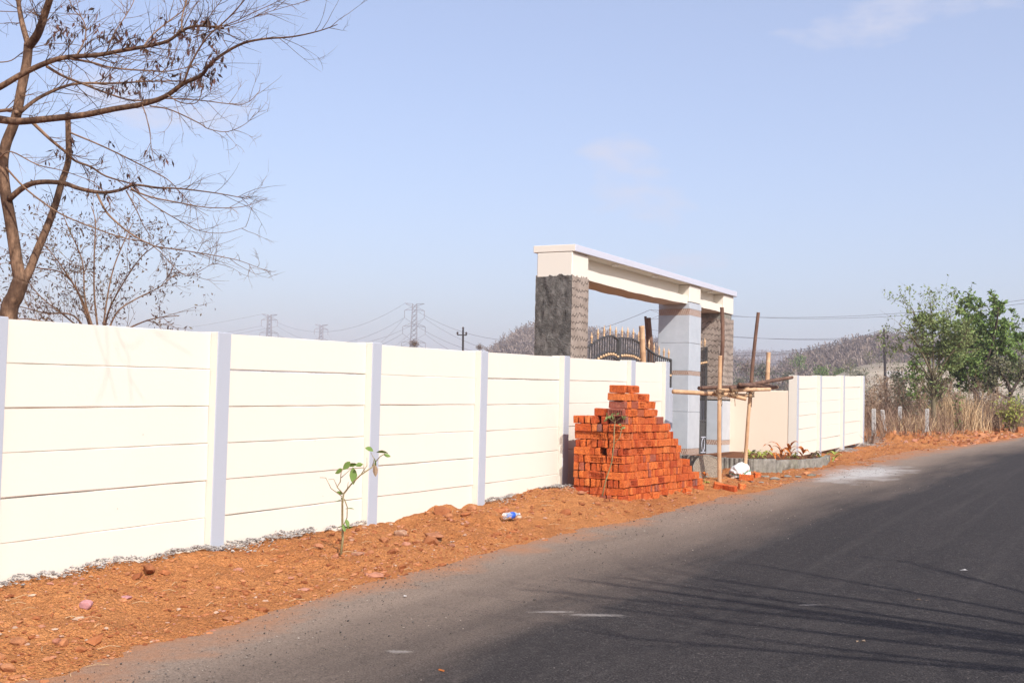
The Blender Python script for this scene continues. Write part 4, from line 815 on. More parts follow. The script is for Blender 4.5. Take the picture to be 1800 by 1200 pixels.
limbs = [  # points, depth a, depth b, radii, twigs, twig length
    (px([(50, 80), (40, 45), (35, 20), (31, -10), (26, -70)], D0+.1, D0+.5), .034, .02, 10, .5), (px([(50, 82), (66, 60), (80, 20), (90, -10), (112, -80)], D0+.1, D0-.3), .045, .03, 10, .5),
    (px([(40, 496), (50, 480), (64, 444), (83, 399), (96, 364), (108, 322), (120, 283), (120, 240), (119, 199)], D0, D0+.35), .044, .028, 6, .3),
    (c5([(-130, 520), (0, 460), (120, 390), (250, 330), (350, 303), (520, 290), (640, 268), (800, 240), (890, 215), (960, 165), (1020, 140), (1100, 140), (1180, 150)], D0-.5, D0-1.3), .036, .008, 34, .55),
    (c5([(-60, 620), (0, 630), (100, 640), (270, 625), (450, 605), (600, 575), (750, 550), (870, 510), (970, 440), (1060, 400), (1100, 350), (1170, 290), (1280, 230), (1400, 205), (1540, 195), (1680, 165), (1780, 130)], D0-.2, D0-1.6), .040, .003, 30, .5),
    (c5([(110, 590), (200, 520), (330, 460), (430, 440), (600, 440), (780, 430), (970, 428)], D0, D0+.8), .024, .006, 18, .5),
    (c5([(245, 350), (330, 400), (430, 440), (560, 490), (700, 530), (860, 520), (1060, 530), (1280, 550), (1370, 480)], D0-.7, D0+.2), .016, .003, 16, .4),
    (c5([(370, 310), (480, 330), (600, 360), (800, 375), (900, 375), (1050, 340)], D0-.8, D0-.2), .015, .004, 16, .42), (c5([(970, 435), (1010, 330), (1090, 200), (1200, 100), (1290, 0), (1330, -60)], D0-1.1, D0-1.6), .012, .004, 12, .45),
    (c5([(165, 640), (260, 730), (350, 805), (400, 850), (480, 880), (560, 930), (700, 970)], D0, D0+.5), .020, .008, 10, .4), (c5([(370, 700), (560, 780), (800, 900), (900, 960), (1010, 1080), (1100, 1140)], D0+.3, D0+.1), .011, .002, 14, .45),
    (c5([(50, 1050), (130, 985), (210, 960), (330, 965), (420, 995), (540, 1015), (640, 1000), (710, 975), (830, 990), (950, 995), (1150, 1020), (1310, 1050)], D0, D0-.9), .036, .003, 20, .42),
    (c5([(690, 1000), (800, 1040), (950, 1070), (1100, 1095), (1280, 1090), (1410, 1045)], D0-.5, D0-1.1), .011, .002, 10, .35), (c6([(640, 155), (700, 270), (780, 350), (870, 420), (1000, 490), (1100, 510), (1300, 540), (1500, 575), (1600, 600), (1780, 670)], D0-.4, D0-1.0), .014, .002, 16, .38),
    (c6([(40, -20), (160, 110), (300, 220), (420, 295), (600, 370), (800, 440), (1000, 490), (1200, 680), (1300, 670), (1480, 560)], D0-.3, D0-.8), .012, .002, 12, .35), (c6([(830, 130), (900, 260), (950, 370), (1000, 440)], D0-.5, D0-.4), .008, .003, 6, .3),
    (c6([(860, 110), (1000, 220), (1200, 340), (1330, 400), (1480, 410), (1620, 370)], D0-.5, D0-.2), .008, .002, 8, .3), (c5([(750, 555), (770, 610), (790, 700), (800, 790), (825, 890)], D0-.8, D0-.9), .007, .002, 5, .25),
    (c5([(790, 560), (900, 580), (1050, 650), (1100, 680), (1200, 695), (1300, 650), (1350, 590)], D0-.9, D0-1.2), .008, .002, 10, .3), (c5([(880, 500), (950, 540), (1030, 545), (1060, 500), (1075, 410)], D0-1, D0-1.1), .007, .003, 5, .3),
    (c5([(740, 270), (800, 190), (880, 120), (960, 60), (1000, 0), (1020, -60)], D0-.9, D0-.5), .009, .004, 10, .4), (c5([(560, 285), (600, 180), (660, 90), (700, 20), (720, -40)], D0-.8, D0-.3), .008, .003, 10, .4), (c5([(400, 300), (450, 200), (440, 110), (380, 40), (360, -40)], D0-.8, D0-.6), .008, .004, 10, .4),
    (c5([(960, 165), (960, 90), (985, 0), (990, -60)], D0-1.2, D0-.9), .009, .005, 8, .4), (c5([(1100, 140), (1200, 130), (1330, 70), (1420, 30), (1490, 0), (1640, -40)], D0-1.3, D0-1.5), .006, .002, 9, .35), (c5([(1020, 200), (1160, 150), (1290, 110), (1430, 60), (1640, 0)], D0-1.2, D0-1.6), .006, .002, 9, .35),
    (c5([(-40, 590), (60, 580), (90, 595)], D0+.2, D0), .018, .02, 4, .4), (c5([(0, 830), (60, 800), (200, 870), (330, 900), (500, 960)], D0-.1, D0-.6), .010, .003, 10, .4), (c5([(-20, 330), (60, 320), (150, 260), (300, 230), (420, 240)], D0+.5, D0+.7), .008, .003, 12, .4), (c5([(-20, 60), (130, 65), (300, 70), (520, 80)], D0+.6, D0+.5), .006, .002, 8, .4)]
for P2, ra, rb, nt, tl in limbs:
    m = MB(); PP = limb(m, P2, ra*(.85 if ra < .04 else 1), rb*.9, 7 if ra > .015 else 5); growtwigs(m, PP, rg, int(nt*1.25), tl*.9, max(.003, min(.0055, rb*.9)), 2, .12, outs); part('branch', m, 'bark' if ra > .02 else 'twig', BT_, True)
# a bough reaching over the wall above the frame, whose twigs draw faint shadows on the first bay
m = MB(); hub = atX(235, 560, -6.79)+sdir*4.7; PP = limb(m, [at(50, -75, D0-.1), (at(50, -75, D0)+hub)/2+np.array([0, 0, .45]), hub], .03, .012, 6)
for l, t_, r_ in (([(168, 540), (172, 590), (188, 640), (205, 705)], 4.3, .0065), ([(190, 540), (190, 640), (178, 690), (168, 705)], 4.35, .006), ([(200, 545), (213, 600), (226, 625), (228, 665), (232, 705)], 4.25, .0065), ([(228, 665), (255, 705)], 4.25, .005), ([(213, 600), (232, 609), (252, 592)], 4.3, .005), ([(262, 560), (276, 585), (335, 620)], 4.4, .006), ([(276, 585), (298, 586)], 4.4, .004), ([(205, 600), (210, 625), (225, 640)], 4.3, .004)):
    r_ *= .52; limb(m, [hub if i_ < 0 else atX(x, y, -6.79)+sdir*t_ for i_, (x, y) in enumerate([(0, 0)]+list(l), -1)] if l[0][1] < 570 else [atX(x, y, -6.79)+sdir*t_ for x, y in l], r_, r_*.6, 5)
part('branch', m, 'bark', BT_, True)
O = np.array(outs); dpt = (O-CAM)@cf; ox = 900+F*((O-CAM)@cr)/dpt; oy = 600-F*((O-CAM)@cu)/dpt; C_ = []
for bx0, by0, bx1, by1, n in ((90, 10, 185, 75, 34), (190, 30, 400, 80, 36), (250, 85, 400, 150, 46), (180, 130, 270, 160, 20), (40, 240, 330, 350, 26)):
    s = np.where((ox > bx0) & (ox < bx1) & (oy > by0) & (oy < by1))[0]
    if len(s):
        for i in rg.choice(s, min(n, len(s)*2)): C_ += [O[i]+rg.normal(0, .018, 3) for _ in range(rg.randint(3, 8))]
V, Fc = rhombs(np.array(C_), .070, .020, rg, 0, 2.2); tag(link('seed_pods', fastmesh('seed_pods', V, Fc, 'pod'), BT_), kind='stuff')
# bushy small tree behind the wall
D1 = 16.5; g1 = at(165, 590, D1); g1 = np.array([g1[0], g1[1], gz(g1[0], g1[1])])
T2 = thing('small_tree', tuple(g1), 'small brownish tree of many thin stems peeping over the wall behind the bare tree', 'tree'); outs = []
for l, da in ((((170, 600), (150, 540), (130, 500), (95, 450), (60, 410)), -.4), (((172, 600), (150, 530), (145, 460), (120, 400), (110, 375)), .3), (((175, 600), (166, 520), (166, 440), (168, 390), (160, 362)), 0), (((180, 600), (186, 540), (200, 470), (225, 410), (235, 390)), .5), (((182, 600), (190, 550), (215, 500), (250, 450), (285, 425)), -.5),
              (((184, 600), (205, 550), (240, 525), (280, 505), (310, 480)), .2), (((160, 600), (130, 555), (80, 550), (40, 540), (0, 530)), .4), (((165, 600), (140, 520), (110, 480), (60, 470), (15, 460)), -.2), (((186, 600), (230, 575), (270, 560), (310, 555)), -.6), (((168, 600), (120, 560), (70, 520), (40, 480)), .6), (((160, 600), (90, 570), (40, 560), (-20, 570)), -.5)):
    m = MB(); PP = limb(m, px(l, D1, D1+da*1.6), .017, .005, 5); growtwigs(m, PP, rg, 12, .55, .005, 2, .25, outs); part('stem', m, 'twig', T2, True)
O = np.array(outs); s = rg.choice(len(O), 2700); C_ = O[s]+rg.normal(0, .05, (2700, 3)); V, Fc = rhombs(C_, .062, .022, rg, 0, .5); link('crown', fastmesh('crown', V, Fc, 'leaf_brown'), T2)

def blobtree(name, label, base, stems, blobs, leafmat, nleaf, lsize, seed, barkmat='bark_grey', k=40., group=None, droop=.2, twigs=8, tw=.8):
    """stems: pixel polylines at depth k with radius; blobs: (px,py,rpx,depth offset)"""
    rg = np.random.RandomState(seed); T_ = thing(name, tuple(base), label, 'tree', group); outs = []
    m = MB()
    for l, ra, rb, off in stems:
        PP = limb(m, [at(x, y, k+off*i/max(1, len(l)-1)) for i, (x, y) in enumerate(l)], ra, rb, 7)
        if twigs: growtwigs(m, PP[len(PP)//3:], rg, twigs, tw, rb*.6, 2, .3, outs)
    part('trunk', m, barkmat, T_, True); C_ = []
    for x, y, rp, off in blobs:
        c_ = at(x, y, k+off); r_ = rp*k/F; n = int(nleaf*(rp/30.)**2)
        nc = max(4, n//22); d = rg.normal(size=(nc, 3)); d /= np.linalg.norm(d, axis=1)[:, None]; cl = c_+d*(rg.rand(nc)**.5)[:, None]*r_*np.array([1, 1, .9])
        for q_ in cl: C_.append(q_+rg.normal(0, r_*.15, (22, 3))*np.array([1, 1, .55]))
    if len(outs): O = np.array(outs); C_.append(O[rg.choice(len(O), min(len(O), nleaf*2))])
    C_ = np.concatenate(C_); V, Fc = rhombs(C_, lsize, lsize*.5, rg, .1, droop); link('crown', fastmesh('crown', V, Fc, leafmat), T_); return T_
kR = 36.5; b = at(1643, 758, kR)
blobtree('slender_tree', 'slender young tree with thin pale green foliage on the dug bank', b, [([(1643, 764), (1641, 720), (1641, 690), (1641, 668)], .085, .055, 0)]+[([(1641, 668), (1630, 640), (1615, 610), (1597, 585), (1580, 570)], .04, .010, -.8), ([(1641, 665), (1628, 620), (1615, 575), (1605, 545), (1596, 535)], .035, .008, .8), ([(1641, 660), (1640, 610), (1638, 565), (1635, 532)], .035, .008, 0), ([(1641, 664), (1655, 620), (1665, 575), (1662, 545)], .035, .008, .6), ([(1642, 668), (1665, 630), (1690, 600), (1700, 580)], .035, .008, -.6), ([(1643, 672), (1672, 640), (1700, 618)], .028, .008, 1), ([(1640, 672), (1610, 630), (1585, 615), (1572, 610)], .025, .006, 1.2)],
         [(1640, 560, 22, 0), (1622, 580, 22, .5), (1660, 580, 26, -.4), (1650, 612, 26, .3), (1678, 608, 24, 0), (1625, 615, 22, .2), (1612, 560, 14, 0), (1672, 640, 20, .3), (1690, 590, 18, 0)], 'leaf_pale', 900, .105, 1, k=kR, barkmat='bark_olive', twigs=22, tw=.8)
kG = 43.; b = at(1715, 757, kG)
blobtree('leafy_tree', 'tall dense green tree behind the slender young tree', b, [([(1718, 765), (1718, 720), (1714, 670), (1712, 620), (1700, 570), (1695, 540)], .14, .03, .5), ([(1714, 680), (1735, 630), (1750, 580), (1755, 540)], .08, .02, -.8), ([(1716, 660), (1745, 630), (1775, 600), (1792, 592)], .06, .015, .6), ([(1714, 650), (1690, 620), (1680, 600)], .05, .012, .3)],
         [(1692, 540, 14, 0), (1712, 536, 16, .6), (1705, 565, 22, -.4), (1728, 560, 18, .5), (1752, 528, 14, 0), (1758, 550, 20, .3), (1765, 575, 20, -.5), (1742, 590, 26, .2), (1718, 598, 28, 0), (1690, 600, 24, .4), (1770, 615, 30, 0), (1740, 630, 34, .6), (1705, 635, 32, -.3), (1680, 640, 24, .2), (1785, 596, 12, .4), (1796, 590, 8, 0), (1780, 650, 26, .3), (1728, 665, 30, .2), (1690, 665, 24, .4)], 'leaf_green', 640, .17, 2, 'bark_dark', k=kG)
kS = 40.; b = at(1771, 748, kS)
blobtree('scrub_tree', 'crooked low tree with dark trunk and thin olive foliage at the right edge', b, [([(1771, 752), (1773, 715), (1776, 690), (1770, 670), (1760, 655)], .10, .03, .2), ([(1776, 692), (1790, 670), (1805, 655)], .07, .03, 0), ([(1774, 700), (1752, 690), (1740, 676)], .05, .02, .4)], [(1760, 650, 26, 0), (1790, 645, 26, .3), (1805, 665, 22, 0), (1745, 670, 18, .2), (1815, 620, 26, 0)], 'scrub_olive', 380, .12, 3, 'bark_dark', k=kS, twigs=10, tw=.7)
def bush(name, label, x, y, rx, ry, k, mat, n, ls, seed, twm='drytwig', cat='shrub', group=None, fine=.006):
    rg = np.random.RandomState(seed); b = at(x, y+ry, k); zg = gz(b[0], b[1]); T_ = thing(name, (b[0], b[1], min(zg, b[2])), label, cat, group); m = MB(); outs = []; c_ = at(x, y, k); ru, rv = rx*k/F, ry*k/F
    root = np.array([b[0], b[1], min(zg, b[2])-.05])
    for i in range(11):
        d = rg.normal(size=3); d[2] = abs(d[2])*1.1+.1; d /= np.linalg.norm(d); e_ = c_+d*np.array([ru, ru, rv])*rg.uniform(.6, 1.05); mid = (root+e_)/2+rg.normal(0, .12*ru, 3); PP = limb(m, [root+rg.normal(0, .06, 3)*np.array([1, 1, 0]), mid, e_], .014, .004, 4); growtwigs(m, PP, rg, 15, ru*.6, fine, 1, .1, outs)
    part('stem', m, twm, T_)
    if n:
        O = np.array(outs); C_ = O[rg.choice(len(O), n)]+rg.normal(0, ru*.09, (n, 3)); V, Fc = rhombs(C_, ls, ls*.5, rg, .2, .1); link('foliage', fastmesh('foliage', V, Fc, mat), T_)
bush('shrub', 'bright green bush behind the slender young tree', 1628, 655, 30, 26, 44, 'leaf_green', 1000, .16, 1); bush('shrub', 'grey-green bush between the utility pole and the slender tree', 1588, 665, 30, 30, 48, 'leaf_grey', 800, .13, 2)
bush('shrub', 'yellow-green bush at the right edge above the dug bank', 1778, 718, 24, 20, 37.5, 'leaf_yellow', 420, .12, 3); bush('shrub', 'small green plant among the dry stalks under the leafy tree', 1686, 694, 9, 9, 36, 'leaf_green', 90, .12, 4)
dry = [(1530, 712, 26, 45, 36), (1556, 700, 28, 45, 39), (1584, 712, 26, 40, 37.5), (1612, 708, 26, 40, 41), (1655, 706, 28, 42, 39), (1690, 716, 28, 38, 38), (1720, 706, 30, 46, 40), (1750, 718, 26, 38, 39), (1785, 728, 28, 28, 38), (1545, 686, 30, 30, 46), (1570, 680, 26, 26, 52), (1660, 680, 30, 30, 46), (1735, 690, 26, 30, 43), (1540, 735, 18, 20, 34.5), (1600, 735, 22, 22, 37), (1670, 736, 22, 20, 38), (1705, 735, 22, 20, 39)]
side = ['beside the short wall end', 'behind the white fence stubs', 'below the utility pole', 'left of the slender tree', 'right of the slender tree', 'below the leafy tree', 'under the leafy tree trunk', 'left of the yellow-green bush', 'at the right edge by the road', 'high behind the short wall end', 'far behind the fence stubs', 'behind the slender tree trunk', 'behind the pale forked twigs', 'low at the foot of the wall end', 'low between fence stubs and slender tree', 'low right of the slender trunk', 'low on the bank under the leafy tree']
for i, ((x, y, rx, ry, k), sd) in enumerate(zip(dry, side)): bush('dry_shrub', 'tangled dry brown shrub '+sd, x, y, rx, ry, k, ('dry_leaf', 'dry_leaf', 'scrub_olive')[i % 3], 330, .075, 60+i, 'drytwig', 'shrub', 'dry shrubs on the bank', .005)
b = at(1727, 745, 37.2); T_ = thing('dead_sapling', tuple(b), 'pale forked leafless sapling in front of the dry brush', 'sapling'); m = MB(); rg = np.random.RandomState(9)
for l, ra, rb in (([(1727, 752), (1727, 720), (1724, 700)], .02, .016), ([(1724, 700), (1716, 685), (1705, 672), (1700, 660)], .014, .006), ([(1725, 702), (1740, 695), (1753, 680)], .013, .006), ([(1722, 698), (1722, 680), (1726, 670)], .01, .005), ([(1720, 700), (1708, 690), (1700, 682)], .009, .004)): PP = limb(m, px(l, 37.2, 37.4), ra, rb, 5); growtwigs(m, PP, rg, 3, .3, .004, 1, .2)
part('stem', m, 'bark_grey', T_, True)
# dry grass
rg = np.random.RandomState(12); n = 15000; yy = 31.5+26*rg.rand(n)**1.1; dx = 1.1+rg.rand(n)**.8*8; xx = tab(yy, XE)-np.maximum(dx, np.where(yy < 33, 2.2, 0)); den = fbm(xx*.7, yy*.7, 40, 3)+rg.rand(n)*.5 > .12; xx, yy = xx[den], yy[den]
P_ = np.stack([xx, yy, ground_z(xx, yy)-.03], 1); hmod = .55+.5*np.clip(fbm(xx*.6, yy*.6, 41, 3)+.5, 0, 1)
V, Fc = blades(P_, .72, .016, .5, rg); tag(link('dry_grass', fastmesh('dry_grass', V, Fc, 'dry_grass')), 'tall dry straw coloured grass and stalks on the bank', None, None, 'stuff')
n = 900; cx = at(1683, 752, 37.5); xx = cx[0]+rg.normal(0, .38, n); yy = cx[1]+rg.normal(0, .6, n); V, Fc = blades(np.stack([xx, yy, ground_z(xx, yy)-.03], 1), 1.0, .016, .24, rg); tag(link('dry_grass', fastmesh('dry_grass', V, Fc, 'straw')), 'thick golden clump of dry grass right of the slender trunk', None, None, 'stuff')
n = 900; cx = at(1600, 755, 35.5); xx = cx[0]+rg.normal(0, .5, n); yy = cx[1]+rg.normal(0, .6, n); V, Fc = blades(np.stack([xx, yy, ground_z(xx, yy)-.03], 1), .45, .016, .5, rg); tag(link('dry_grass', fastmesh('dry_grass', V, Fc, 'straw')), 'pale low grass around the white fence stubs', None, None, 'stuff')
# white fence stubs
for i, (x, yt, yb, k, dx, lb) in enumerate(((1536, 718, 762, 31.6, 0, 'white concrete fence stub nearest the end of the short wall'), (1551, 720, 757, 34, 5, 'leaning concrete fence stub, second from the short wall'), (1582, 714, 757, 35.5, 0, 'greyish fence stub in the middle of the row'), (1611, 726, 750, 38, 0, 'small white fence stub half hidden in dry grass'), (1630, 718, 761, 34.2, -1, 'white fence stub just left of the slender tree trunk'))):
    a = at(x+dx, yb+3, k); b = at(x, yt, k); b[1] = b[1]+0; m = MB(); hw = .047; V = []
    for c_, s in ((a, 1), (a+(b-a)*.97, 1), (b, .7)): V += [(c_[0]-hw*s, c_[1]-hw*s, c_[2]), (c_[0]+hw*s, c_[1]-hw*s, c_[2]), (c_[0]+hw*s, c_[1]+hw*s, c_[2]), (c_[0]-hw*s, c_[1]+hw*s, c_[2])]
    m.add(V, [(i_*4+j, i_*4+(j+1) % 4, (i_+1)*4+(j+1) % 4, (i_+1)*4+j) for i_ in range(2) for j in range(4)]+[(3, 2, 1, 0), (8, 9, 10, 11)]); solo('fence_stub', m, 'white_concrete', tuple(a), lb, 'post', 'white fence stubs')
# bare tree across the road that throws the branch shadows
sx_, sy_ = sdir[0]/sdir[2], sdir[1]/sdir[2]
up = lambda gx_, gy_, h: np.array([gx_+sx_*(h-.1), gy_+.45+sy_*(h-.1), h])
rg = np.random.RandomState(21); fork = up(.95, 7.55, 2.6); base = np.array([fork[0]+.35, fork[1]-.1, 0]); base[2] = gz(base[0], base[1])-.1
T3 = thing('roadside_tree', tuple(base), 'leafless roadside tree across the road from the wall', 'tree'); m = MB(); limb(m, [base, (base+fork)/2+np.array([.05, .03, 0]), fork], .16, .12, 9); part('trunk', m, 'bark', T3, True)
for gx_, gy_, h, r_ in ((-4.3, 8.35, 6.6, .055), (-4.0, 8.6, 6.4, .05), (-3.6, 7.35, 6.0, .05), (-3.3, 9.9, 6.8, .05), (-4.4, 7.7, 7.0, .05), (-2.6, 6.9, 5.4, .045), (-2.2, 10.8, 6.2, .045), (-3.1, 6.5, 5.4, .04), (-3.9, 8.25, 6.2, .05), (-1.2, 11.3, 5.6, .035), (-3.4, 8.9, 5.6, .05)):
    m = MB(); e_ = up(gx_, gy_, h); md = fork*.5+e_*.5+np.array([rg.uniform(-.1, .25), rg.uniform(-.25, .2), rg.uniform(-.25, .15)]); PP = limb(m, [fork-np.array([0, 0, .1]), md, e_], r_*1.45, .016, 6); growtwigs(m, PP, rg, 10, 1.1, .013, 1, .2); part('branch', m, 'bark', T3, True)

# ------------------------------------------------------------------ utility poles, pylons, cables
def utility(px_, yt, k, label, lean=0., h=8.5):
    t = at(px_, yt, k); b = np.array([t[0], t[1], t[2]-h]) + np.array([cr[0], cr[1], 0])*lean*h; T_ = thing('utility_pole', tuple(b), label, 'utility pole'); m = MB(); m.tube([b, t], [.14, .10], 8); part('post', m, 'pole_dark', T_)
    m = MB(); a = t-np.array([0, 0, .5]); sd = np.array([cr[0], cr[1], 0])*.55; m.tube([a-sd, a+sd*.7], .06, 6); part('crossarm', m, 'pole_dark', T_)
    for o_ in (a-sd, a+sd*.6, t): m = MB(); m.lathe([(.05, 0), (.12, .05), (.06, .12), (.13, .18), (.05, .32)], 8, tuple(o_)); part('insulator', m, 'porcelain', T_)
    return a
uA = utility(1554, 584, 105, 'dark leaning utility pole rising from the dry brush', .035); uB = utility(814, 580, 120, 'short dark utility pole top just above the long wall', .02)
def pylon(px_, ytop, k, label, H=46., rot=0.):
    t = at(px_, ytop, k); b = np.array([t[0], t[1], t[2]-H]); T_ = thing('transmission_tower', tuple(b), label, 'pylon', 'transmission towers on the horizon'); ca, sa = math.cos(rot+AL), math.sin(rot+AL); X_ = np.array([ca, sa, 0]); Y_ = np.array([-sa, ca, 0]); r = .14*k/500
    wd = lambda z: np.interp(z, [0, .55*H, H], [4.2, 1.5, .9]); m = MB(); zs = list(np.linspace(0, .5*H, 6))+list(np.linspace(.5*H, H, 12))[1:]
    for sx2 in (-1, 1):
        for sy2 in (-1, 1): m.tube([b+X_*sx2*wd(z)+Y_*sy2*wd(z)+ez*z for z in zs], r*1.25, 4)
    for z0, z1 in zip(zs[:-1], zs[1:]):
        for A_, B_, s in ((X_, Y_, 1), (X_, Y_, -1), (Y_, X_, 1), (Y_, X_, -1)):
            m.tube([b+A_*wd(z0)*s+B_*wd(z0)+ez*z0, b+A_*wd(z1)*s-B_*wd(z1)+ez*z1], r*.8, 3); m.tube([b+A_*wd(z0)*s-B_*wd(z0)+ez*z0, b+A_*wd(z1)*s+B_*wd(z1)+ez*z1], r*.8, 3)
    part('lattice_mast', m, 'galvanised', T_); tips = []
    for z, l, drop in ((H, 4.2, 0), (H-2.6, 4.3, 3.2), (H-9.6, 4.9, 3.2), (H-16.6, 5.2, 3.2)):
        for s in (-1, 1):
            m = MB(); e_ = b+X_*s*l+ez*(z-(.3 if drop else -.2)); m.tube([b+X_*s*wd(z)*.9+ez*z, e_], r, 3); m.tube([b+X_*s*wd(z-1.8)+ez*(z-(1.0 if not drop else -1.2)), e_], r*.8, 3); part('crossarm', m, 'galvanised', T_)
            if drop: m = MB(); m.tube([e_, e_-ez*drop], r*1.2, 4); part('insulator_string', m, 'galvanised', T_); tips.append(e_-ez*drop)
            else: tips.append(e_)
    return tips
t1 = pylon(729, 534, 520, 'tall lattice pylon rising above the middle of the long wall'); t0 = pylon(474, 553, 640, 'hazy lattice pylon left of the other two on the horizon'); t2 = pylon(565, 571, 760, 'smallest hazy lattice pylon between the two others')
t3 = pylon(1166, 546, 380, 'lattice pylon mostly hidden behind the tiled gate pillar', 46)
t9 = [at(2500, y, 230) for y in (380, 385, 430, 435, 505, 510, 560, 566)]; t8 = [at(-320, y, 620) for y in (560, 561, 575, 576, 600, 601, 622, 624)]
NTH = ['highest', 'second highest', 'third highest', 'fourth down', 'fifth down', 'sixth down', 'second lowest', 'lowest']; CN = {}
def cable(a, b, sag, r, label, seg=26):
    CN[label] = CN.get(label, 0)+1; label = label+', '+NTH[CN[label]-1]+' of its bundle'
    m = MB(); a = np.array(a); b = np.array(b); m.tube([a+(b-a)*t-ez*sag*4*t*(1-t) for t in np.linspace(0, 1, seg)], r, 4); solo('power_cable', m, 'cable', tuple(a), label, 'cable', 'overhead power cables')
for i in range(8):
    if i in (2, 3, 4, 5, 6, 7, 0):
        cable(t1[i], t3[i], 13, .085, 'cable from the tall middle pylon to the gateway pylon')
        cable(t0[i], t1[i], 11, .07, 'cable from the hazy left pylon to the middle pylon')
        cable(t8[i], t0[i], 12, .075, 'cable running off leftward from the hazy left pylon')
    cable(t3[i], t9[i], 9, .055, 'cable across the sky right of the gateway')
for i in (2, 3, 6): cable(t2[i], t1[i], 16, .07, 'cable from the smallest pylon to the middle pylon')
for o_ in (-.5, 0, .35): cable(uA+np.array([cr[0]*o_, cr[1]*o_, .6]), at(1180, 607+o_*9, 130), 1.5, .02, 'thin wire left of the leaning utility pole'); cable(uA+np.array([cr[0]*o_, cr[1]*o_, .6]), at(1900, 600+o_*9, 95), 1.5, .018, 'thin wire right of the leaning utility pole')

# ------------------------------------------------------------------ hills and far woods
def hill(name, label, prof, k, mat, s0=.5, s1=1.6, base=-2., seed=0):
    xs = np.arange(prof[0][0], prof[-1][0]+1, 8); ss = np.concatenate([np.linspace(s0, 1, 16), np.linspace(1, s1, 8)[1:]]); V = []
    for x in xs:
        y = float(tab(x, prof)); t = at(x, y, k); d = ray(x, y); d = np.array([d[0], d[1], 0])
        for s in ss:
            f_ = np.clip((s-s0)/(1-s0), 0, 1) if s <= 1 else np.clip(1-(s-1)/(s1-1), 0, 1); f_ = f_*f_*(3-2*f_); e_ = min(1, (x-prof[0][0])/60+.02, (prof[-1][0]-x)/60+.02)
            p = d*k*s; nz = float(fbm(np.array([p[0]*.02]), np.array([p[1]*.02]), seed, 4)[0])*max(t[2], 4)*.16*f_*(s < .97); V.append((p[0], p[1], base+(t[2]-base)*f_+nz))
    I = np.arange(len(V)).reshape(len(xs), len(ss)); Fc = np.stack([I[:-1, :-1], I[1:, :-1], I[1:, 1:], I[:-1, 1:]], -1).reshape(-1, 4); tag(link(name, fastmesh(name, V, Fc, mat, True)), label, None, None, 'structure')
    return np.array(V).reshape(len(xs), len(ss), 3)
hA = hill('hill', 'hazy wooded hill behind the gateway', [(760, 740), (820, 690), (860, 644), (885, 626), (910, 612), (943, 601), (985, 597), (1035, 607), (1090, 617), (1145, 624), (1230, 640), (1300, 658), (1400, 690), (1440, 730)], 430, 'hill_soil', seed=1)
hB = hill('hill', 'flat topped far ridge on the horizon', [(1040, 690), (1120, 645), (1200, 632), (1290, 631), (1350, 634), (1430, 634), (1500, 632), (1600, 630), (1800, 630), (2100, 640), (2200, 690)], 900, 'hill_soil', .55, 1.4, seed=2)
hC = hill('hill', 'wooded brown hill behind the leaning utility pole', [(1300, 712), (1360, 682), (1400, 655), (1440, 645), (1480, 634), (1520, 624), (1560, 617), (1600, 619), (1650, 622), (1720, 626), (1800, 622), (1950, 640), (2050, 700)], 340, 'hill_soil', .45, 1.6, seed=3)
hD = hill('hill', 'pale grassy mound below the wooded hill', [(1400, 706), (1440, 684), (1470, 665), (1500, 652), (1540, 644), (1600, 643), (1680, 655), (1800, 675), (1900, 706)], 150, 'mound_grass', .62, 1.5, -1., seed=4)
def wood(name, label, H_, n, hgt, mat, seed, smin=.2, nb=44, frac=1.):
    rg = np.random.RandomState(seed); a, b_ = H_.shape[:2]; i = rg.uniform(0, a-1.01, n); j = rg.uniform(0, 1, n)**.8*(b_-1-8)*frac+ (b_-8-1)*0; i0 = i.astype(int); j0 = np.clip(j.astype(int), 0, b_-2); fi = (i-i0)[:, None]; fj = (j-j0)[:, None]
    P_ = (H_[i0, j0]*(1-fi)+H_[i0+1, j0]*fi)*(1-fj)+(H_[i0, j0+1]*(1-fi)+H_[i0+1, j0+1]*fi)*fj; hh = hgt*rg.uniform(.5, 1.25, n)
    o = np.repeat(np.arange(n), nb); q_ = len(o); h_ = hh[o]; e_ = rg.normal(size=(q_, 3)); e_ /= np.linalg.norm(e_, axis=1)[:, None]
    cc_ = P_[o]+np.stack([0*h_, 0*h_, h_*.58], 1)+e_*(h_*rg.uniform(.1, .5, q_))[:, None]*np.array([.95, .95, .85])
    d = e_*.6+rg.normal(size=(q_, 3))*.6; d[:, 2] += .5; d /= np.linalg.norm(d, axis=1)[:, None]; ln_ = h_*rg.uniform(.10, .26, q_)
    tr_ = rg.rand(q_) < .08; cc_[tr_] = P_[o][tr_]; d[tr_] = (0, 0, 1.); ln_[tr_] = h_[tr_]*.6
    st = cc_; en = cc_+d*ln_[:, None]; s = np.cross(d, rg.normal(size=(q_, 3))); s /= np.linalg.norm(s, axis=1)[:, None]+1e-9; wv = (h_*rg.uniform(.012, .034, q_))[:, None]
    V = np.stack([st-s*wv*.4, st+s*wv*.4, en+s*wv, en-s*wv], 1).reshape(-1, 3); tag(link(name, fastmesh(name, V, np.arange(4*q_).reshape(q_, 4), mat)), label, None, None, 'stuff')
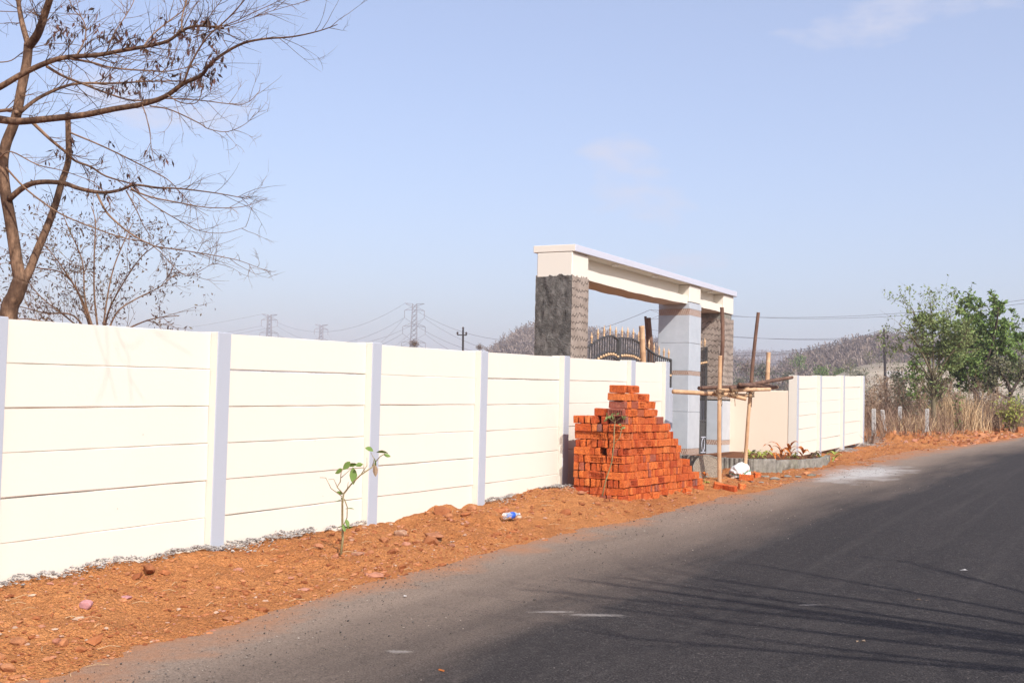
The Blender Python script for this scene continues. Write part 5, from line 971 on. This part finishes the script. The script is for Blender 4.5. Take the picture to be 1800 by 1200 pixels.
wood('forest', 'leafless grey-brown woodland covering the hill behind the gateway', hA, 3600, 5.2, 'wood_fuzz', 1); wood('forest', 'woodland fringe along the far ridge', hB, 2600, 7., 'wood_fuzz', 2); wood('forest', 'leafless woodland on the hill behind the utility pole', hC, 4600, 4.6, 'wood_fuzz', 3); wood('forest', 'olive scrub dotted through the hill woodland', hC, 380, 3.6, 'leaf_grey', 4); wood('forest', 'scrub scattered on the pale mound', hD, 120, 1.5, 'scrub_olive', 5)
rg = np.random.RandomState(3); n = 420; xs = rg.uniform(1220, 1900, n); kk = rg.uniform(78, 200, n); P_ = np.array([at(x, 722+(x-1500)*.0245, k) for x, k in zip(xs, kk)]); P_[:, 2] = ground_z(P_[:, 0], P_[:, 1])
wood('undergrowth', 'grey green scrub filling the low ground beyond the wall', np.stack([P_, P_], 0)[:, :, :], 500, 4.2, 'leaf_grey', 6, nb=40) if False else None
def scrubfield(name, label, P_, hgt, mat, seed, nb=170):
    rg = np.random.RandomState(seed); n = len(P_); o = np.repeat(np.arange(n), nb); q_ = len(o); hh = hgt*rg.uniform(.5, 1.3, n); d = rg.normal(size=(q_, 3)); d[:, 2] = np.abs(d[:, 2])*1.1; d /= np.linalg.norm(d, axis=1)[:, None]; C_ = P_[o]+d*(hh[o]*rg.uniform(.3, 1, q_))[:, None]*np.array([.75, .75, 1]); V, Fc = rhombs(C_, hgt*.055, hgt*.03, rg, .2, 0); tag(link(name, fastmesh(name, V, Fc, mat)), label, None, None, 'stuff')
scrubfield('undergrowth', 'grey green scrub filling the low ground beyond the short wall', P_[:210], 3.6, 'leaf_grey', 1); scrubfield('undergrowth', 'brownish scrub filling the low ground beyond the short wall', P_[210:], 3.2, 'wood_fuzz', 2)
for i, (x, y, rx, k, mat, lb) in enumerate(((1405, 636, 13, 210, 'leaf_green', 'dark pointed green tree on the far slope above the short wall'), (1444, 654, 15, 150, 'leaf_green', 'round green tree just above the top of the short wall'), (1475, 655, 12, 150, 'leaf_green', 'smaller round green tree right of the other above the short wall'), (1312, 648, 14, 160, 'wood_fuzz', 'dark purplish bare tree seen left of the leaning scaffold pole'), (1340, 652, 18, 150, 'leaf_grey', 'grey-green tree behind the scaffold poles'), (1384, 660, 11, 140, 'leaf_grey', 'pale grey-green tree beside the end of the peach wall'), (1523, 638, 11, 260, 'leaf_green', 'solitary green tree on the wooded hill left of the utility pole'), (1510, 660, 12, 130, 'leaf_grey', 'dull green tree over the end of the short wall'), (1300, 672, 12, 140, 'leaf_grey', 'low grey tree against the combed pillar'), (1718 - 990, 604, 9, 60, 'wood_fuzz', 'leafless treetop just above the long wall at the tall pylon'), (843, 610, 7, 60, 'wood_fuzz', 'wispy treetop above the long wall beside the short utility pole'))):
    bb = at(x, y, k); r_ = rx*k/F; zb = min(float(ground_z(bb[0:1], bb[1:2])[0]), bb[2]-r_*1.6)
    sc_ = thing('hill_tree', (bb[0], bb[1], zb), lb, 'tree', 'scattered trees on the far slopes'); rg = np.random.RandomState(i+5); m = MB(); m.tube([(bb[0], bb[1], zb), tuple(bb)], [r_*.12, r_*.05], 5)
    for j in range(8): d = rg.normal(size=3); d[2] = abs(d[2]); m.tube([bb-ez*r_*.5, bb+d*r_*.45], [r_*.04, r_*.02], 3)
    part('trunk', m, 'bark_dark', sc_); n = 420; d = rg.normal(size=(n, 3)); d /= np.linalg.norm(d, axis=1)[:, None]; C_ = bb+d*(r_*rg.uniform(.35, 1.1, n)*(1+.35*np.sin(d[:, 0]*5+i)*np.cos(d[:, 2]*4)))[:, None]*np.array([1, 1, .85 if i else 1.25]); V, Fc = rhombs(C_, r_*.24, r_*.13, rg, .2, 0); link('crown', fastmesh('crown', V, Fc, mat), sc_)
def shed(px_, py_, k, w_, h_, label):
    b = at(px_, py_, k); m = MB(); X_ = np.array([cr[0], cr[1], 0]); X_ /= np.linalg.norm(X_); Y_ = np.array([-X_[1], X_[0], 0]); T_ = thing('shed', tuple(b-ez*h_), label, 'shed')
    c8 = [b+X_*sx2*w_/2+Y_*sy2*w_/3+ez*z for z in (-h_, 0) for sx2, sy2 in ((-1, -1), (1, -1), (1, 1), (-1, 1))]; m.add(c8, [(0, 1, 5, 4), (1, 2, 6, 5), (2, 3, 7, 6), (3, 0, 4, 7), (4, 5, 6, 7)]); part('wall', m, 'house_wall', T_)
    m = MB(); r8 = [b+X_*sx2*w_*.56+Y_*sy2*w_*.4+ez*z for z in (.02, .12) for sx2, sy2 in ((-1, -1), (1, -1), (1, 1), (-1, 1))]; rd = [b+X_*s*w_*.56+ez*h_*.45 for s in (-1, 1)]; m.add(r8[:4]+rd, [(0, 1, 5, 4), (2, 3, 4, 5), (1, 2, 5), (3, 0, 4), (3, 2, 1, 0)]); part('roof', m, 'steel_roof', T_)
shed(1572, 664, 125, 1.7, 1.6, 'small far shed with pale roof behind the dry brush')

# ------------------------------------------------------------------ haze
HAZE = .00065
if HAZE:
    m = MB(); m.box((-1900, -1900, -4), (1900, 1900, 56)); o = link('haze', None); bpy.data.objects.remove(o)
    q = NT('haze'); q.t.nodes.remove(q.b); v = q.n('ShaderNodeVolumePrincipled', Color=(.79, .79, .90), Density=HAZE, Anisotropy=.1); q.t.links.new(v.outputs[0], q.o.inputs['Volume']); MT['haze'] = q.m
    tag(link('haze', m.mesh('haze', 'haze')), 'pale dusty air over the land', None, None, 'stuff')
for o in bpy.data.objects:
    if '_b' in o: del o['_b']
